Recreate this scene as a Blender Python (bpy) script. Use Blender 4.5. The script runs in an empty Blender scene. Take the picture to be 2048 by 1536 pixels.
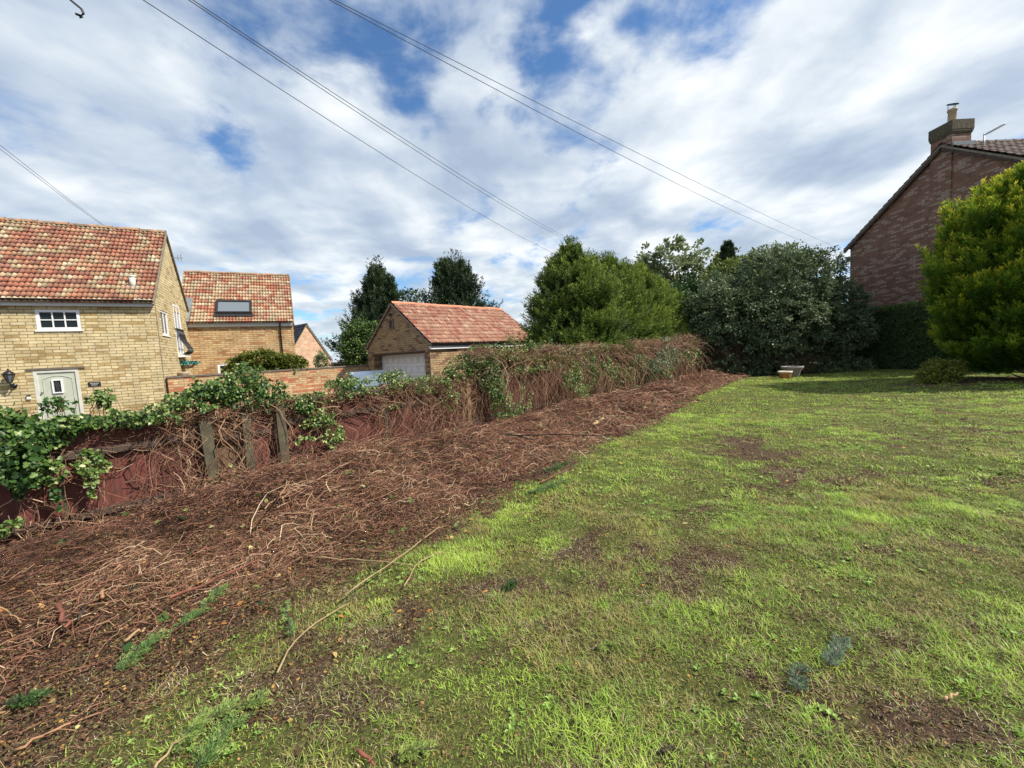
import bpy, math, random
import numpy as np
from mathutils import Matrix, Vector
random.seed(7)
rng = np.random.default_rng(11)
scene = bpy.context.scene
col = scene.collection
R = math.radians
# ------------------------------------------------------------------ camera
F, PD, RO, EYE = 800.0, R(4.5), R(3.0), 1.7
fw = np.array([0, math.cos(PD), -math.sin(PD)])
r0 = np.array([1.0, 0, 0]); u0 = np.cross(r0, fw)
cr = math.cos(RO) * r0 - math.sin(RO) * u0
cu = math.sin(RO) * r0 + math.cos(RO) * u0
cam = bpy.data.cameras.new('camera'); camo = bpy.data.objects.new('camera', cam); col.objects.link(camo)
camo.matrix_world = Matrix(((cr[0], cu[0], -fw[0], 0), (cr[1], cu[1], -fw[1], 0), (cr[2], cu[2], -fw[2], EYE), (0, 0, 0, 1)))
cam.sensor_width = 36; cam.lens = 36 * F / 2048; cam.clip_start = .05; cam.clip_end = 6000
scene.camera = camo
scene.render.resolution_x, scene.render.resolution_y = 1024, 768
def ray(x, y): return fw + cr * (x - 1024) / F - cu * (y - 768) / F
def at(x, y, Y):
    d = ray(x, y); return np.array([0, 0, EYE]) + d * (Y / d[1])
def gnd(x, y, z=0.0):
    d = ray(x, y); return np.array([0, 0, EYE]) + d * ((z - EYE) / d[2])
# ------------------------------------------------------------------ sun, sky, exposure
SUN_AZ, SUN_EL = R(104), R(46)          # clockwise from +Y
sd = Vector((math.sin(SUN_AZ) * math.cos(SUN_EL), math.cos(SUN_AZ) * math.cos(SUN_EL), math.sin(SUN_EL)))
sl = bpy.data.lights.new('sun', 'SUN'); sl.energy = 4.2; sl.angle = R(1.5); sl.color = (1, .93, .82)
so = bpy.data.objects.new('sun', sl); col.objects.link(so)
so.rotation_euler = sd.to_track_quat('Z', 'Y').to_euler(); so.location = (20, -5, 20)
scene.view_settings.view_transform = 'Standard'; scene.view_settings.look = 'None'
scene.view_settings.gamma = 1; scene.view_settings.exposure = 0.72
scene.view_settings.use_curve_mapping = False
W = bpy.data.worlds.new('World'); scene.world = W; W.use_nodes = True
nt = W.node_tree; nt.nodes.clear()
class NG:
    """tiny helper around a node tree"""
    def __init__(s, nt): s.nt = nt
    def n(s, t, **k):
        o = s.nt.nodes.new(t)
        for a, b in k.items(): setattr(o, a, b)
        return o
    def l(s, a, b): s.nt.links.new(a, b)
    def _in(s, sock, v):
        if v is None: return
        if hasattr(v, 'links'): s.l(v, sock)
        else: sock.default_value = v
    def math(s, op, a, b=None, c=None, clamp=False):
        o = s.n('ShaderNodeMath', operation=op); o.use_clamp = clamp
        s._in(o.inputs[0], a); s._in(o.inputs[1], b)
        if c is not None: s._in(o.inputs[2], c)
        return o.outputs[0]
    def vmath(s, op, a, b=None):
        o = s.n('ShaderNodeVectorMath', operation=op)
        s._in(o.inputs[0], a); s._in(o.inputs[1], b)
        return o.outputs['Value'] if op in ('DISTANCE', 'LENGTH', 'DOT_PRODUCT') else o.outputs[0]
    def noise(s, vec, scale, detail=4, rough=.55, dist=0, dim='3D'):
        o = s.n('ShaderNodeTexNoise'); o.noise_dimensions = dim
        if vec is not None: s.l(vec, o.inputs['Vector'])
        o.inputs['Scale'].default_value = scale; o.inputs['Detail'].default_value = detail
        o.inputs['Roughness'].default_value = rough; o.inputs['Distortion'].default_value = dist
        return o.outputs['Fac']
    def ramp(s, fac, stops, interp='LINEAR'):
        o = s.n('ShaderNodeValToRGB'); cr_ = o.color_ramp; cr_.interpolation = interp
        while len(cr_.elements) > 1: cr_.elements.remove(cr_.elements[-1])
        for i, (p, c) in enumerate(stops):
            e = cr_.elements[0] if i == 0 else cr_.elements.new(p)
            e.position = p; e.color = (*c, 1) if len(c) == 3 else c
        s.l(fac, o.inputs[0]); return o.outputs[0]
    def mix(s, fac, a, b, mode='MIX'):
        o = s.n('ShaderNodeMix', data_type='RGBA', blend_type=mode)
        s._in(o.inputs[0], fac)
        for i, v in ((6, a), (7, b)):
            if hasattr(v, 'links'): s.l(v, o.inputs[i])
            else: o.inputs[i].default_value = (*v, 1)
        return o.outputs[2]
    def rng(s, v, a, b, c=0.0, d=1.0, smooth=True):
        o = s.n('ShaderNodeMapRange'); o.interpolation_type = 'SMOOTHSTEP' if smooth else 'LINEAR'
        s._in(o.inputs[0], v)
        for i, q in enumerate((a, b, c, d)): o.inputs[i + 1].default_value = q
        return o.outputs[0]
g = NG(nt)
tc = g.n('ShaderNodeTexCoord'); sep = g.n('ShaderNodeSeparateXYZ'); g.l(tc.outputs['Generated'], sep.inputs[0])
zz = g.math('ADD', g.math('MAXIMUM', sep.outputs[2], 0.0), .14)
qx = g.math('DIVIDE', sep.outputs[0], zz); qy = g.math('DIVIDE', sep.outputs[1], zz)
def comb(x, y, z=0.0):
    o = g.n('ShaderNodeCombineXYZ'); g._in(o.inputs[0], x); g._in(o.inputs[1], y); g._in(o.inputs[2], z); return o.outputs[0]
Q = comb(qx, qy)
QS = comb(qx, g.math('MULTIPLY', qy, .78))
def skyq(x, y):
    d = ray(x, y); d = d / np.linalg.norm(d); k = max(d[2], 0) + .14; return (d[0] / k, d[1] / k, 0)
def blob(x, y, rad, amt, sy=1.0):
    """soft patch of sky around one direction"""
    c = skyq(x, y)
    dx = g.math('SUBTRACT', qx, c[0]); dy = g.math('MULTIPLY', g.math('SUBTRACT', qy, c[1]), sy)
    d = g.vmath('LENGTH', comb(dx, dy))
    return g.rng(d, 0.0, rad, amt, 0.0)
def addall(v, items):
    for it in items: v = g.math('ADD', v, it)
    return v
warp = g.n('ShaderNodeTexNoise'); g.l(Q, warp.inputs['Vector']); warp.inputs['Scale'].default_value = 1.1; warp.inputs['Detail'].default_value = 3
wv = g.vmath('MULTIPLY', g.vmath('SUBTRACT', warp.outputs['Color'], (.5, .5, .5)), (.32, .32, 0))
n1 = g.noise(g.vmath('ADD', QS, wv), 2.0, 12, .55)
n2 = g.noise(g.vmath('ADD', Q, g.vmath('ADD', wv, (7.3, 2.1, 0))), 2.6, 8, .6)
cov = g.math('ADD', g.math('MULTIPLY', n1, .75), g.math('MULTIPLY', n2, .25))
cov = addall(cov, [blob(1110, -10, .26, -.16), blob(810, 160, .17, -.09, .8), blob(700, 60, .16, -.05), blob(10, 205, .42, -.12), blob(430, 300, .22, -.09, .6), blob(900, 60, .14, -.05), blob(1270, 40, .08, -.05),
                   blob(240, 235, .22, -.06), blob(1040, 120, .16, -.07), blob(1280, 375, .3, -.02), blob(1300, 470, 1.2, .06), blob(150, 420, 1.2, .05), blob(1180, 70, .12, .05), blob(1200, 590, 1.3, .10), blob(1600, 420, .8, .05),
                   blob(1700, 200, .8, .16), blob(650, 430, .9, .09), blob(900, 330, .5, .06), blob(600, 120, .25, -.03), blob(1450, 330, .6, .08), blob(200, 60, .3, .03), blob(1280, 30, .1, -.04)])
mask = g.rng(cov, .37, .51)
thin = g.math('MULTIPLY', mask, 1.0)
# cloud brightness: wispy light and shade
n3 = g.noise(g.vmath('ADD', comb(qx, g.math('MULTIPLY', qy, .9)), g.vmath('ADD', wv, (3.1, 9.7, 0))), 2.2, 9, .52)
n4 = g.noise(g.vmath('ADD', comb(g.math('MULTIPLY', qx, 2.2), g.math('MULTIPLY', qy, .45)), g.vmath('ADD', wv, (13.1, 1.7, 0))), 1.5, 7, .55)
br = g.math('ADD', g.math('MULTIPLY', n3, .82), g.math('MULTIPLY', n4, .18))
br = addall(br, [blob(1200, 520, 1.6, .03), blob(1750, 90, .7, .08), blob(1250, 200, .8, .03), blob(1000, 640, 2.2, .03), blob(1300, 150, .35, .09), blob(1480, 360, .6, .10), blob(120, 120, .9, -.07), blob(600, 380, .9, .03), blob(550, 500, 1.0, -.05),
                 blob(1640, 330, .4, -.08), blob(2048, 160, .3, -.07), blob(1350, 450, .8, -.03), blob(680, 250, .3, .03)])
ccol = g.ramp(br, [(.36, (.36, .44, .57)), (.45, (.46, .54, .65)), (.52, (.57, .64, .72)), (.60, (.74, .79, .83)), (.70, (.95, .96, .97))])
lowc = g.ramp(br, [(.38, (.46, .54, .62)), (.50, (.60, .67, .73)), (.60, (.84, .87, .89))])
hz = g.rng(sep.outputs[2], .02, .34)
ccol = g.mix(hz, lowc, ccol)
sky = g.n('ShaderNodeTexSky', sky_type='NISHITA'); sky.sun_disc = False
sky.sun_elevation = SUN_EL; sky.sun_rotation = SUN_AZ; sky.air_density = 1.0; sky.dust_density = .4; sky.ozone_density = 2.0
bg1 = g.n('ShaderNodeBackground'); g.l(g.mix(1.0, sky.outputs[0], (.72, 1.0, 1.22), 'MULTIPLY'), bg1.inputs[0]); bg1.inputs[1].default_value = .085
bg2 = g.n('ShaderNodeBackground'); g.l(ccol, bg2.inputs[0]); bg2.inputs[1].default_value = .74
mx = g.n('ShaderNodeMixShader'); g.l(g.math('MULTIPLY', thin, .97), mx.inputs[0]); g.l(bg1.outputs[0], mx.inputs[1]); g.l(bg2.outputs[0], mx.inputs[2])
wo = g.n('ShaderNodeOutputWorld'); g.l(mx.outputs[0], wo.inputs[0])
# ------------------------------------------------------------------ helpers
def tag(o, label=None, cat=None, group=None, kind=None):
    if label: o['label'] = label
    if cat: o['category'] = cat
    if group: o['group'] = group
    if kind: o['kind'] = kind
    return o
def empty(name, loc, label, cat, group=None):
    o = bpy.data.objects.new(name, None); col.objects.link(o); o.location = [float(v) for v in loc]; o.empty_display_size = .2
    return tag(o, label, cat, group)
def npmesh(name, V, faces_flat, loop_tot, mat, parent=None, v=None, uv=None, smooth=False):
    """one mesh object from numpy arrays; v = per-vertex float attribute, uv = per-vertex uv"""
    V = np.asarray(V, dtype=np.float32).reshape(-1, 3)
    if parent is not None:
        V = V - np.array(parent.matrix_basis.translation if parent.parent is None else parent_world(parent), dtype=np.float32)
    me = bpy.data.meshes.new(name)
    me.vertices.add(len(V)); me.vertices.foreach_set('co', V.ravel())
    ff = np.asarray(faces_flat, dtype=np.int32).ravel(); lt = np.asarray(loop_tot, dtype=np.int32)
    me.loops.add(len(ff)); me.loops.foreach_set('vertex_index', ff)
    me.polygons.add(len(lt)); st = np.concatenate(([0], np.cumsum(lt)[:-1])).astype(np.int32)
    me.polygons.foreach_set('loop_start', st)
    if smooth: me.polygons.foreach_set('use_smooth', np.ones(len(lt), dtype=bool))
    if v is not None:
        a = me.attributes.new('v', 'FLOAT', 'POINT'); a.data.foreach_set('value', np.asarray(v, dtype=np.float32).ravel())
    if uv is not None:
        ul = me.uv_layers.new(name='UVMap'); uvv = np.asarray(uv, dtype=np.float32)[ff]; ul.data.foreach_set('uv', uvv.ravel())
    me.update(calc_edges=True); me.validate()
    me.materials.append(mat)
    o = bpy.data.objects.new(name, me); col.objects.link(o)
    if parent is not None: o.parent = parent
    return o
def parent_world(p):
    x = np.zeros(3)
    while p is not None:
        x = x + np.array(p.matrix_basis.translation); p = p.parent
    return x
class MB:
    """collects polygons with uv (metres) and builds ONE mesh"""
    def __init__(s): s.V = []; s.F = []; s.UV = []
    def poly(s, pts, uv=None):
        b = len(s.V); s.V += [tuple(map(float, p)) for p in pts]
        s.UV += [tuple(u) for u in uv] if uv is not None else [(p[0] + p[1], p[2]) for p in pts]
        s.F.append(list(range(b, b + len(pts))))
    def box(s, c, ax, ay, az):
        """box from corner c and three edge vectors"""
        c = np.array(c, float); a, b, d = (np.array(q, float) for q in (ax, ay, az))
        P = lambda i, j, k: c + a * i + b * j + d * k
        la, lb, ld = (np.linalg.norm(q) for q in (a, b, d))
        for q, (l1, l2) in (([P(0,0,0), P(1,0,0), P(1,0,1), P(0,0,1)], (la, ld)), ([P(1,1,0), P(0,1,0), P(0,1,1), P(1,1,1)], (la, ld)),
                  ([P(0,1,0), P(0,0,0), P(0,0,1), P(0,1,1)], (lb, ld)), ([P(1,0,0), P(1,1,0), P(1,1,1), P(1,0,1)], (lb, ld)),
                  ([P(0,0,1), P(1,0,1), P(1,1,1), P(0,1,1)], (la, lb)), ([P(0,1,0), P(1,1,0), P(1,0,0), P(0,0,0)], (la, lb))):
            s.poly(q, [(0, 0), (l1, 0), (l1, l2), (0, l2)])
    def bar(s, p, q, w, h=None, up=(0, 0, 1)):
        h = h or w; p = np.array(p, float); q = np.array(q, float); d = q - p; n = d / np.linalg.norm(d)
        up = np.array(up, float)
        if abs(n @ up) > .95: up = np.array([1.0, 0, 0])
        sx = np.cross(n, up); sx /= np.linalg.norm(sx); uz = np.cross(sx, n)
        s.box(p - sx * w / 2 - uz * h / 2, sx * w, d, uz * h)
    def tube(s, pts, rad, n=8, cap=True):
        pts = [np.array(p, float) for p in pts]; rr = rad if hasattr(rad, '__len__') else [rad] * len(pts)
        b = len(s.V)
        for i, p in enumerate(pts):
            t = pts[min(i + 1, len(pts) - 1)] - pts[max(i - 1, 0)]; t /= np.linalg.norm(t)
            a = np.cross(t, (0, 0, 1)) if abs(t[2]) < .9 else np.cross(t, (1, 0, 0)); a /= np.linalg.norm(a); c = np.cross(t, a)
            for k in range(n):
                an = 2 * math.pi * k / n; s.V.append(tuple(p + (a * math.cos(an) + c * math.sin(an)) * rr[i])); s.UV.append((k / n, i * .2))
        for i in range(len(pts) - 1):
            for k in range(n):
                k2 = (k + 1) % n; s.F.append([b + i*n + k, b + i*n + k2, b + (i+1)*n + k2, b + (i+1)*n + k])
        if cap:
            s.F.append([b + k for k in range(n)][::-1]); s.F.append([b + (len(pts)-1)*n + k for k in range(n)])
    def lathe(s, c, prof, n=24):
        """prof = [(radius, z)...]"""
        b = len(s.V); c = np.array(c, float)
        for (r_, z) in prof:
            for k in range(n):
                a = 2 * math.pi * k / n; s.V.append((c[0] + r_ * math.cos(a), c[1] + r_ * math.sin(a), c[2] + z)); s.UV.append((k / n, z))
        for i in range(len(prof) - 1):
            for k in range(n):
                k2 = (k + 1) % n; s.F.append([b+i*n+k, b+i*n+k2, b+(i+1)*n+k2, b+(i+1)*n+k])
    def build(s, name, mat, parent=None, smooth=False, bevel=0):
        o = npmesh(name, np.array(s.V), np.concatenate([np.array(f) for f in s.F]), [len(f) for f in s.F], mat, parent, uv=np.array(s.UV), smooth=smooth)
        if bevel:
            m = o.modifiers.new('b', 'BEVEL'); m.width = bevel; m.segments = 2
        return o
def V2(a, z=0): return np.array([a[0], a[1], z], float)
# value noise
_T = rng.random((256, 256))
def vn(x, y):
    xi = np.floor(x).astype(int); yi = np.floor(y).astype(int); fx = x - xi; fy = y - yi
    fx = fx * fx * (3 - 2 * fx); fy = fy * fy * (3 - 2 * fy)
    a = _T[xi % 256, yi % 256]; b = _T[(xi + 1) % 256, yi % 256]; c = _T[xi % 256, (yi + 1) % 256]; d = _T[(xi + 1) % 256, (yi + 1) % 256]
    return (a * (1 - fx) + b * fx) * (1 - fy) + (c * (1 - fx) + d * fx) * fy
def fbm(x, y, o=4, sc=1.0):
    x = np.asarray(x, float) * sc; y = np.asarray(y, float) * sc; s = 0; a = .5; t = 0
    for i in range(o): s = s + a * vn(x + 17.3 * i, y + 9.1 * i); t += a; a *= .5; x = x * 2.03; y = y * 2.03
    return s / t
def sstep(x, a, b):
    t = np.clip((x - a) / (b - a), 0, 1); return t * t * (3 - 2 * t)
def unit(a): return a / np.maximum(np.linalg.norm(a, axis=-1, keepdims=True), 1e-9)
def frames(d, roll=None):
    """rotation matrices whose Y axis is d; columns x,y,z"""
    d = unit(np.asarray(d, float)); N = len(d)
    ref = rng.normal(size=(N, 3)) if roll is None else roll
    x = unit(np.cross(d, ref)); z = np.cross(x, d)
    return np.stack([x, d, z], axis=2)
def inst(tv, tf, pos, M, sc, v):
    """instances of a small template; returns arrays to be joined by joinb()"""
    tv = np.asarray(tv, float); N = len(pos); K = len(tv)
    sc = np.asarray(sc, float); sc = sc[:, None] * np.ones(3) if sc.ndim == 1 else sc
    V = np.einsum('nij,nkj->nki', M, tv[None] * sc[:, None, :]) + pos[:, None, :]
    off = (np.arange(N) * K)[:, None]
    flat = np.concatenate([np.array(f) for f in tf]); lt = np.array([len(f) for f in tf])
    return V.reshape(-1, 3), (flat[None] + off).ravel(), np.tile(lt, N), np.repeat(v, K)
def joinb(parts):
    Vs, Fs, Ls, vs, o = [], [], [], [], 0
    for V, Fl, L, v in parts:
        Vs.append(V); Fs.append(Fl + o); Ls.append(L); vs.append(v); o += len(V)
    return np.concatenate(Vs), np.concatenate(Fs), np.concatenate(Ls), np.concatenate(vs)
def tubes(P, rad, v, n=3):
    """P (N,K,3) paths, rad (N,K)"""
    N, K, _ = P.shape
    T = np.gradient(P, axis=1); T = unit(T)
    ref = np.zeros((N, 1, 3)); ref[:, 0] = unit(rng.normal(size=(N, 3)))
    a = unit(np.cross(T, ref)); b = np.cross(T, a)
    an = np.arange(n) * 2 * math.pi / n
    V = P[:, :, None, :] + (a[:, :, None, :] * np.cos(an)[None, None, :, None] + b[:, :, None, :] * np.sin(an)[None, None, :, None]) * rad[:, :, None, None]
    i, k = np.meshgrid(np.arange(K - 1), np.arange(n), indexing='ij'); k2 = (k + 1) % n
    f = np.stack([i*n+k, i*n+k2, (i+1)*n+k2, (i+1)*n+k], axis=-1).reshape(-1)
    F_ = (f[None] + (np.arange(N) * K * n)[:, None]).ravel()
    return V.reshape(-1, 3), F_, np.full(N * (K-1) * n, 4), np.repeat(v, K * n)
# leaf templates (Y = length, Z = normal)
RHOMB = ([(0, 0, 0), (.5, .45, .08), (0, 1, 0), (-.5, .45, .08)], [(0, 1, 2), (0, 2, 3)])
LEAF = ([(0, 0, 0), (.36, .3, .08), (.3, .7, .06), (0, 1.05, -.05), (-.3, .7, .06), (-.36, .3, .08)], [(0, 1, 2, 3), (0, 3, 4, 5)])
IVY = ([(0, 0, 0), (.22, -.12, .03), (.55, .18, .09), (.33, .38, .05), (.36, .68, .06), (0, 1.05, -.06), (-.36, .68, .06), (-.33, .38, .05), (-.55, .18, .09), (-.22, -.12, .03)],
       [(0, 1, 2, 3), (0, 3, 4, 5), (0, 5, 6, 7), (0, 7, 8, 9)])
# ------------------------------------------------------------------ materials
M = {}
def newmat(name):
    m = bpy.data.materials.new(name); m.use_nodes = True; t = m.node_tree; t.nodes.clear(); h = NG(t)
    o = h.n('ShaderNodeOutputMaterial'); b = h.n('ShaderNodeBsdfPrincipled'); h.l(b.outputs[0], o.inputs[0]); M[name] = m
    return m, h, b, o
def bump(h, b, fac, st=.3, dist=.01):
    q = h.n('ShaderNodeBump'); q.inputs['Strength'].default_value = st; q.inputs['Distance'].default_value = dist
    h.l(fac, q.inputs['Height']); h.l(q.outputs[0], b.inputs['Normal'])
def simple(name, c, rough=.6, var=.25, scale=6, metal=0, bumpst=.1, c2=None):
    m, h, b, o = newmat(name); tcn = h.n('ShaderNodeTexCoord'); n = h.noise(tcn.outputs['Object'], scale, 5, .6)
    c2 = c2 or tuple(x * (1 - var) for x in c)
    h.l(h.mix(h.rng(n, .35, .65), c2, c), b.inputs['Base Color'])
    b.inputs['Roughness'].default_value = rough; b.inputs['Metallic'].default_value = metal
    bump(h, b, h.noise(tcn.outputs['Object'], scale * 6, 4), bumpst, .005)
    return m
def foliage(name, stops, rough=.55, transl=.35, spec=.3):
    m, h, b, o = newmat(name); a = h.n('ShaderNodeAttribute'); a.attribute_name = 'v'
    c = h.ramp(a.outputs['Fac'], stops); h.l(c, b.inputs['Base Color'])
    b.inputs['Roughness'].default_value = rough; b.inputs['Specular IOR Level'].default_value = spec
    if transl:
        tr = h.n('ShaderNodeBsdfTranslucent'); h.l(c, tr.inputs[0]); mx_ = h.n('ShaderNodeMixShader'); mx_.inputs[0].default_value = transl
        h.l(b.outputs[0], mx_.inputs[1]); h.l(tr.outputs[0], mx_.inputs[2]); h.l(mx_.outputs[0], o.inputs[0])
    return m
def brick(name, ca, cb, mortar, bw=.33, bh=.098, ms=.011, cc=None, patch=.0, rough=.85, ccol_amt=.3):
    m, h, b, o = newmat(name); uv = h.n('ShaderNodeTexCoord').outputs['UV']
    t = h.n('ShaderNodeTexBrick'); h.l(uv, t.inputs['Vector']); t.inputs['Scale'].default_value = 1
    t.inputs['Color1'].default_value = (*ca, 1); t.inputs['Color2'].default_value = (*cb, 1); t.inputs['Mortar'].default_value = (*mortar, 1)
    t.inputs['Mortar Size'].default_value = ms; t.inputs['Mortar Smooth'].default_value = .3; t.inputs['Bias'].default_value = 0
    t.inputs['Brick Width'].default_value = bw; t.inputs['Row Height'].default_value = bh
    # a second colour draw per brick
    s_ = h.n('ShaderNodeSeparateXYZ'); h.l(uv, s_.inputs[0])
    row = h.math('FLOOR', h.math('DIVIDE', s_.outputs[1], bh)); sh = h.math('MULTIPLY', h.math('MODULO', row, 2.0), .5)
    cx = h.math('FLOOR', h.math('ADD', h.math('DIVIDE', s_.outputs[0], bw), sh))
    cmb = h.n('ShaderNodeCombineXYZ'); h.l(cx, cmb.inputs[0]); h.l(row, cmb.inputs[1])
    wn = h.n('ShaderNodeTexWhiteNoise'); wn.noise_dimensions = '2D'; h.l(cmb.outputs[0], wn.inputs['Vector'])
    pn = h.noise(uv, .9, 4, .6)
    thr = h.math('ADD', wn.outputs[0], h.math('MULTIPLY', h.math('SUBTRACT', pn, .5), patch))
    sel = h.rng(thr, 1 - ccol_amt, 1 - ccol_amt + .06)
    inv = h.math('SUBTRACT', 1.0, t.outputs['Fac'])
    colr = h.mix(h.math('MULTIPLY', sel, inv), t.outputs['Color'], cc or tuple(x * .7 for x in ca))
    st = h.rng(h.noise(uv, 2.2, 6, .65), .3, .75, .72, 1.12); s3 = h.rng(h.noise(uv, 30, 3, .6), .2, .8, .85, 1.12)
    k = h.n('ShaderNodeCombineXYZ'); stt = h.math('MULTIPLY', st, s3)
    for i in range(3): h.l(stt, k.inputs[i])
    colr = h.mix(1.0, colr, k.outputs[0], 'MULTIPLY')
    h.l(colr, b.inputs['Base Color']); b.inputs['Roughness'].default_value = rough
    bump(h, b, h.math('ADD', inv, h.math('MULTIPLY', s3, .3)), .5, .012)
    return m
def tile(name, stops, gap=(.05, .03, .02), moss=.3, cell=2.0, rough=.8):
    """colour per clay tile: uv = (roll index, course index)"""
    m, h, b, o = newmat(name); uv = h.n('ShaderNodeTexCoord').outputs['UV']
    s_ = h.n('ShaderNodeSeparateXYZ'); h.l(uv, s_.inputs[0])
    r_ = h.math('FLOOR', s_.outputs[1]); c_ = h.math('FLOOR', h.math('DIVIDE', h.math('ADD', s_.outputs[0], h.math('MULTIPLY', h.math('MODULO', r_, 2.0), cell * .5)), cell))
    cmb = h.n('ShaderNodeCombineXYZ'); h.l(c_, cmb.inputs[0]); h.l(r_, cmb.inputs[1])
    wn = h.n('ShaderNodeTexWhiteNoise'); wn.noise_dimensions = '2D'; h.l(cmb.outputs[0], wn.inputs['Vector'])
    pn = h.noise(cmb.outputs[0], .13, 3, .6)
    f = h.math('ADD', h.math('MULTIPLY', wn.outputs[0], .8), h.math('MULTIPLY', h.rng(pn, .3, .7), .2))
    c = h.ramp(f, stops, 'CONSTANT')
    n = h.noise(h.n('ShaderNodeTexCoord').outputs['Object'], 5, 7, .7)
    c = h.mix(h.rng(n, .5, .78, 0, moss), c, (.10, .075, .045))
    n2_ = h.noise(h.n('ShaderNodeTexCoord').outputs['Object'], 1.3, 5, .7)
    c = h.mix(h.rng(n2_, .58, .8, 0, .5), c, (.36, .17, .03))
    c3 = h.n('ShaderNodeCombineXYZ'); h.l(h.math('FLOOR', s_.outputs[0]), c3.inputs[0]); h.l(r_, c3.inputs[1]); w3 = h.n('ShaderNodeTexWhiteNoise'); w3.noise_dimensions = '2D'; h.l(c3.outputs[0], w3.inputs['Vector'])
    fr_ = h.math('FRACT', s_.outputs[1]); dk = h.math('MULTIPLY', h.rng(w3.outputs[0], 0, 1, .74, 1.14), h.rng(h.noise(h.n('ShaderNodeTexCoord').outputs['Object'], 14, 5, .7), .3, .7, .72, 1.12))
    k3 = h.n('ShaderNodeCombineXYZ')
    for i in range(3): h.l(dk, k3.inputs[i])
    c = h.mix(1.0, c, k3.outputs[0], 'MULTIPLY')
    h.l(c, b.inputs['Base Color']); b.inputs['Roughness'].default_value = rough
    bump(h, b, n, .3, .01)
    return m
brick('buff_brick', (.60, .48, .25), (.67, .56, .33), (.24, .175, .095), cc=(.44, .31, .13), ccol_amt=.18)
brick('wing_brick', (.50, .32, .15), (.58, .42, .22), (.22, .13, .07), cc=(.40, .20, .09), ccol_amt=.25)
brick('garage_brick', (.34, .22, .11), (.44, .30, .15), (.15, .10, .06), bw=.3, bh=.09, cc=(.18, .10, .06), ccol_amt=.22, patch=.2)
brick('wall_brick', (.50, .28, .13), (.60, .45, .25), (.26, .18, .11), bw=.3, bh=.09, cc=(.46, .15, .07), ccol_amt=.30, patch=.8)
brick('far_brick', (.62, .40, .25), (.66, .45, .30), (.55, .36, .24), bw=.3, bh=.1, cc=(.5, .28, .17), ccol_amt=.12)
brick('dark_brick', (.20, .098, .066), (.26, .135, .09), (.13, .085, .065), bw=.34, bh=.098, ms=.010, cc=(.36, .25, .195), ccol_amt=.32, patch=.1)
tile('tile_mottled', [(0, (.33, .12, .075)), (.22, (.38, .17, .10)), (.40, (.42, .23, .14)), (.54, (.28, .12, .08)), (.66, (.44, .33, .20)), (.86, (.50, .41, .28))], moss=.85)
tile('tile_bright', [(0, (.38, .13, .08)), (.20, (.43, .20, .12)), (.38, (.46, .31, .19)), (.60, (.50, .38, .25)), (.86, (.42, .17, .10))], moss=.4)
tile('tile_orange', [(0, (.38, .13, .085)), (.26, (.40, .20, .13)), (.55, (.40, .24, .16)), (.75, (.31, .15, .10)), (.9, (.42, .29, .2))], moss=.85, cell=1.0)
tile('tile_dark', [(0, (.085, .05, .04)), (.4, (.11, .065, .05)), (.7, (.07, .045, .04))], moss=.2, cell=1.0)
tile('slate', [(0, (.055, .065, .085)), (.5, (.07, .08, .10))], moss=.0, cell=1.0, rough=.5)
simple('white_paint', (.80, .80, .80), .4, .08)
simple('cream_paint', (.62, .62, .55), .5, .1)
simple('sage_paint', (.47, .50, .41), .45, .07)
simple('soffit', (.62, .62, .60), .5, .1)
simple('black_plastic', (.018, .017, .017), .4, .3)
simple('black_iron', (.012, .012, .014), .4, .3)
simple('lead', (.20, .23, .25), .55, .3, 3)
simple('grey_metal', (.30, .31, .32), .4, .2, metal=.6)
simple('clay_pot', (.50, .36, .25), .8, .2)
simple('terracotta', (.50, .20, .055), .7, .25, 9)
simple('pale_rim', (.72, .62, .50), .7, .2, 9)
simple('planter_grey', (.30, .26, .25), .8, .2, 7)
simple('soil', (.06, .035, .022), .95, .4, 9)
simple('concrete', (.30, .28, .24), .9, .3, 5)
simple('coping', (.17, .14, .11), .9, .3, 7)
simple('ridge_tile', (.40, .22, .12), .85, .45, 5, c2=(.17, .13, .09))
simple('ridge_orange', (.58, .25, .14), .85, .3, 5)
simple('old_wood', (.10, .085, .05), .9, .45, 7, bumpst=.4)
simple('fresh_wood', (.36, .22, .11), .8, .3, 7, bumpst=.4)
simple('rail_wood', (.085, .055, .042), .9, .5, 9, bumpst=.5)
simple('bark', (.07, .05, .038), .95, .45, 9, bumpst=.6)
simple('verge', (.22, .19, .14), .8, .3)
simple('car_paint', (.16, .22, .33), .2, .05, 2, metal=.5)
simple('rubber', (.02, .02, .02), .8, .2)
simple('cable', (.022, .022, .025), .6, .2)
simple('pale_plastic', (.7, .7, .68), .5, .1)
simple('stone_step', (.45, .36, .27), .9, .3)
m, h, b, o = newmat('glass'); b.inputs['Base Color'].default_value = (.012, .018, .02, 1); b.inputs['Roughness'].default_value = .12; b.inputs['Specular IOR Level'].default_value = .25
bump(h, b, h.noise(h.n('ShaderNodeTexCoord').outputs['Object'], 2.5, 2), .15, .02)
m, h, b, o = newmat('skyglass'); b.inputs['Base Color'].default_value = (.13, .16, .18, 1); b.inputs['Roughness'].default_value = .06; b.inputs['Specular IOR Level'].default_value = 1
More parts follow.
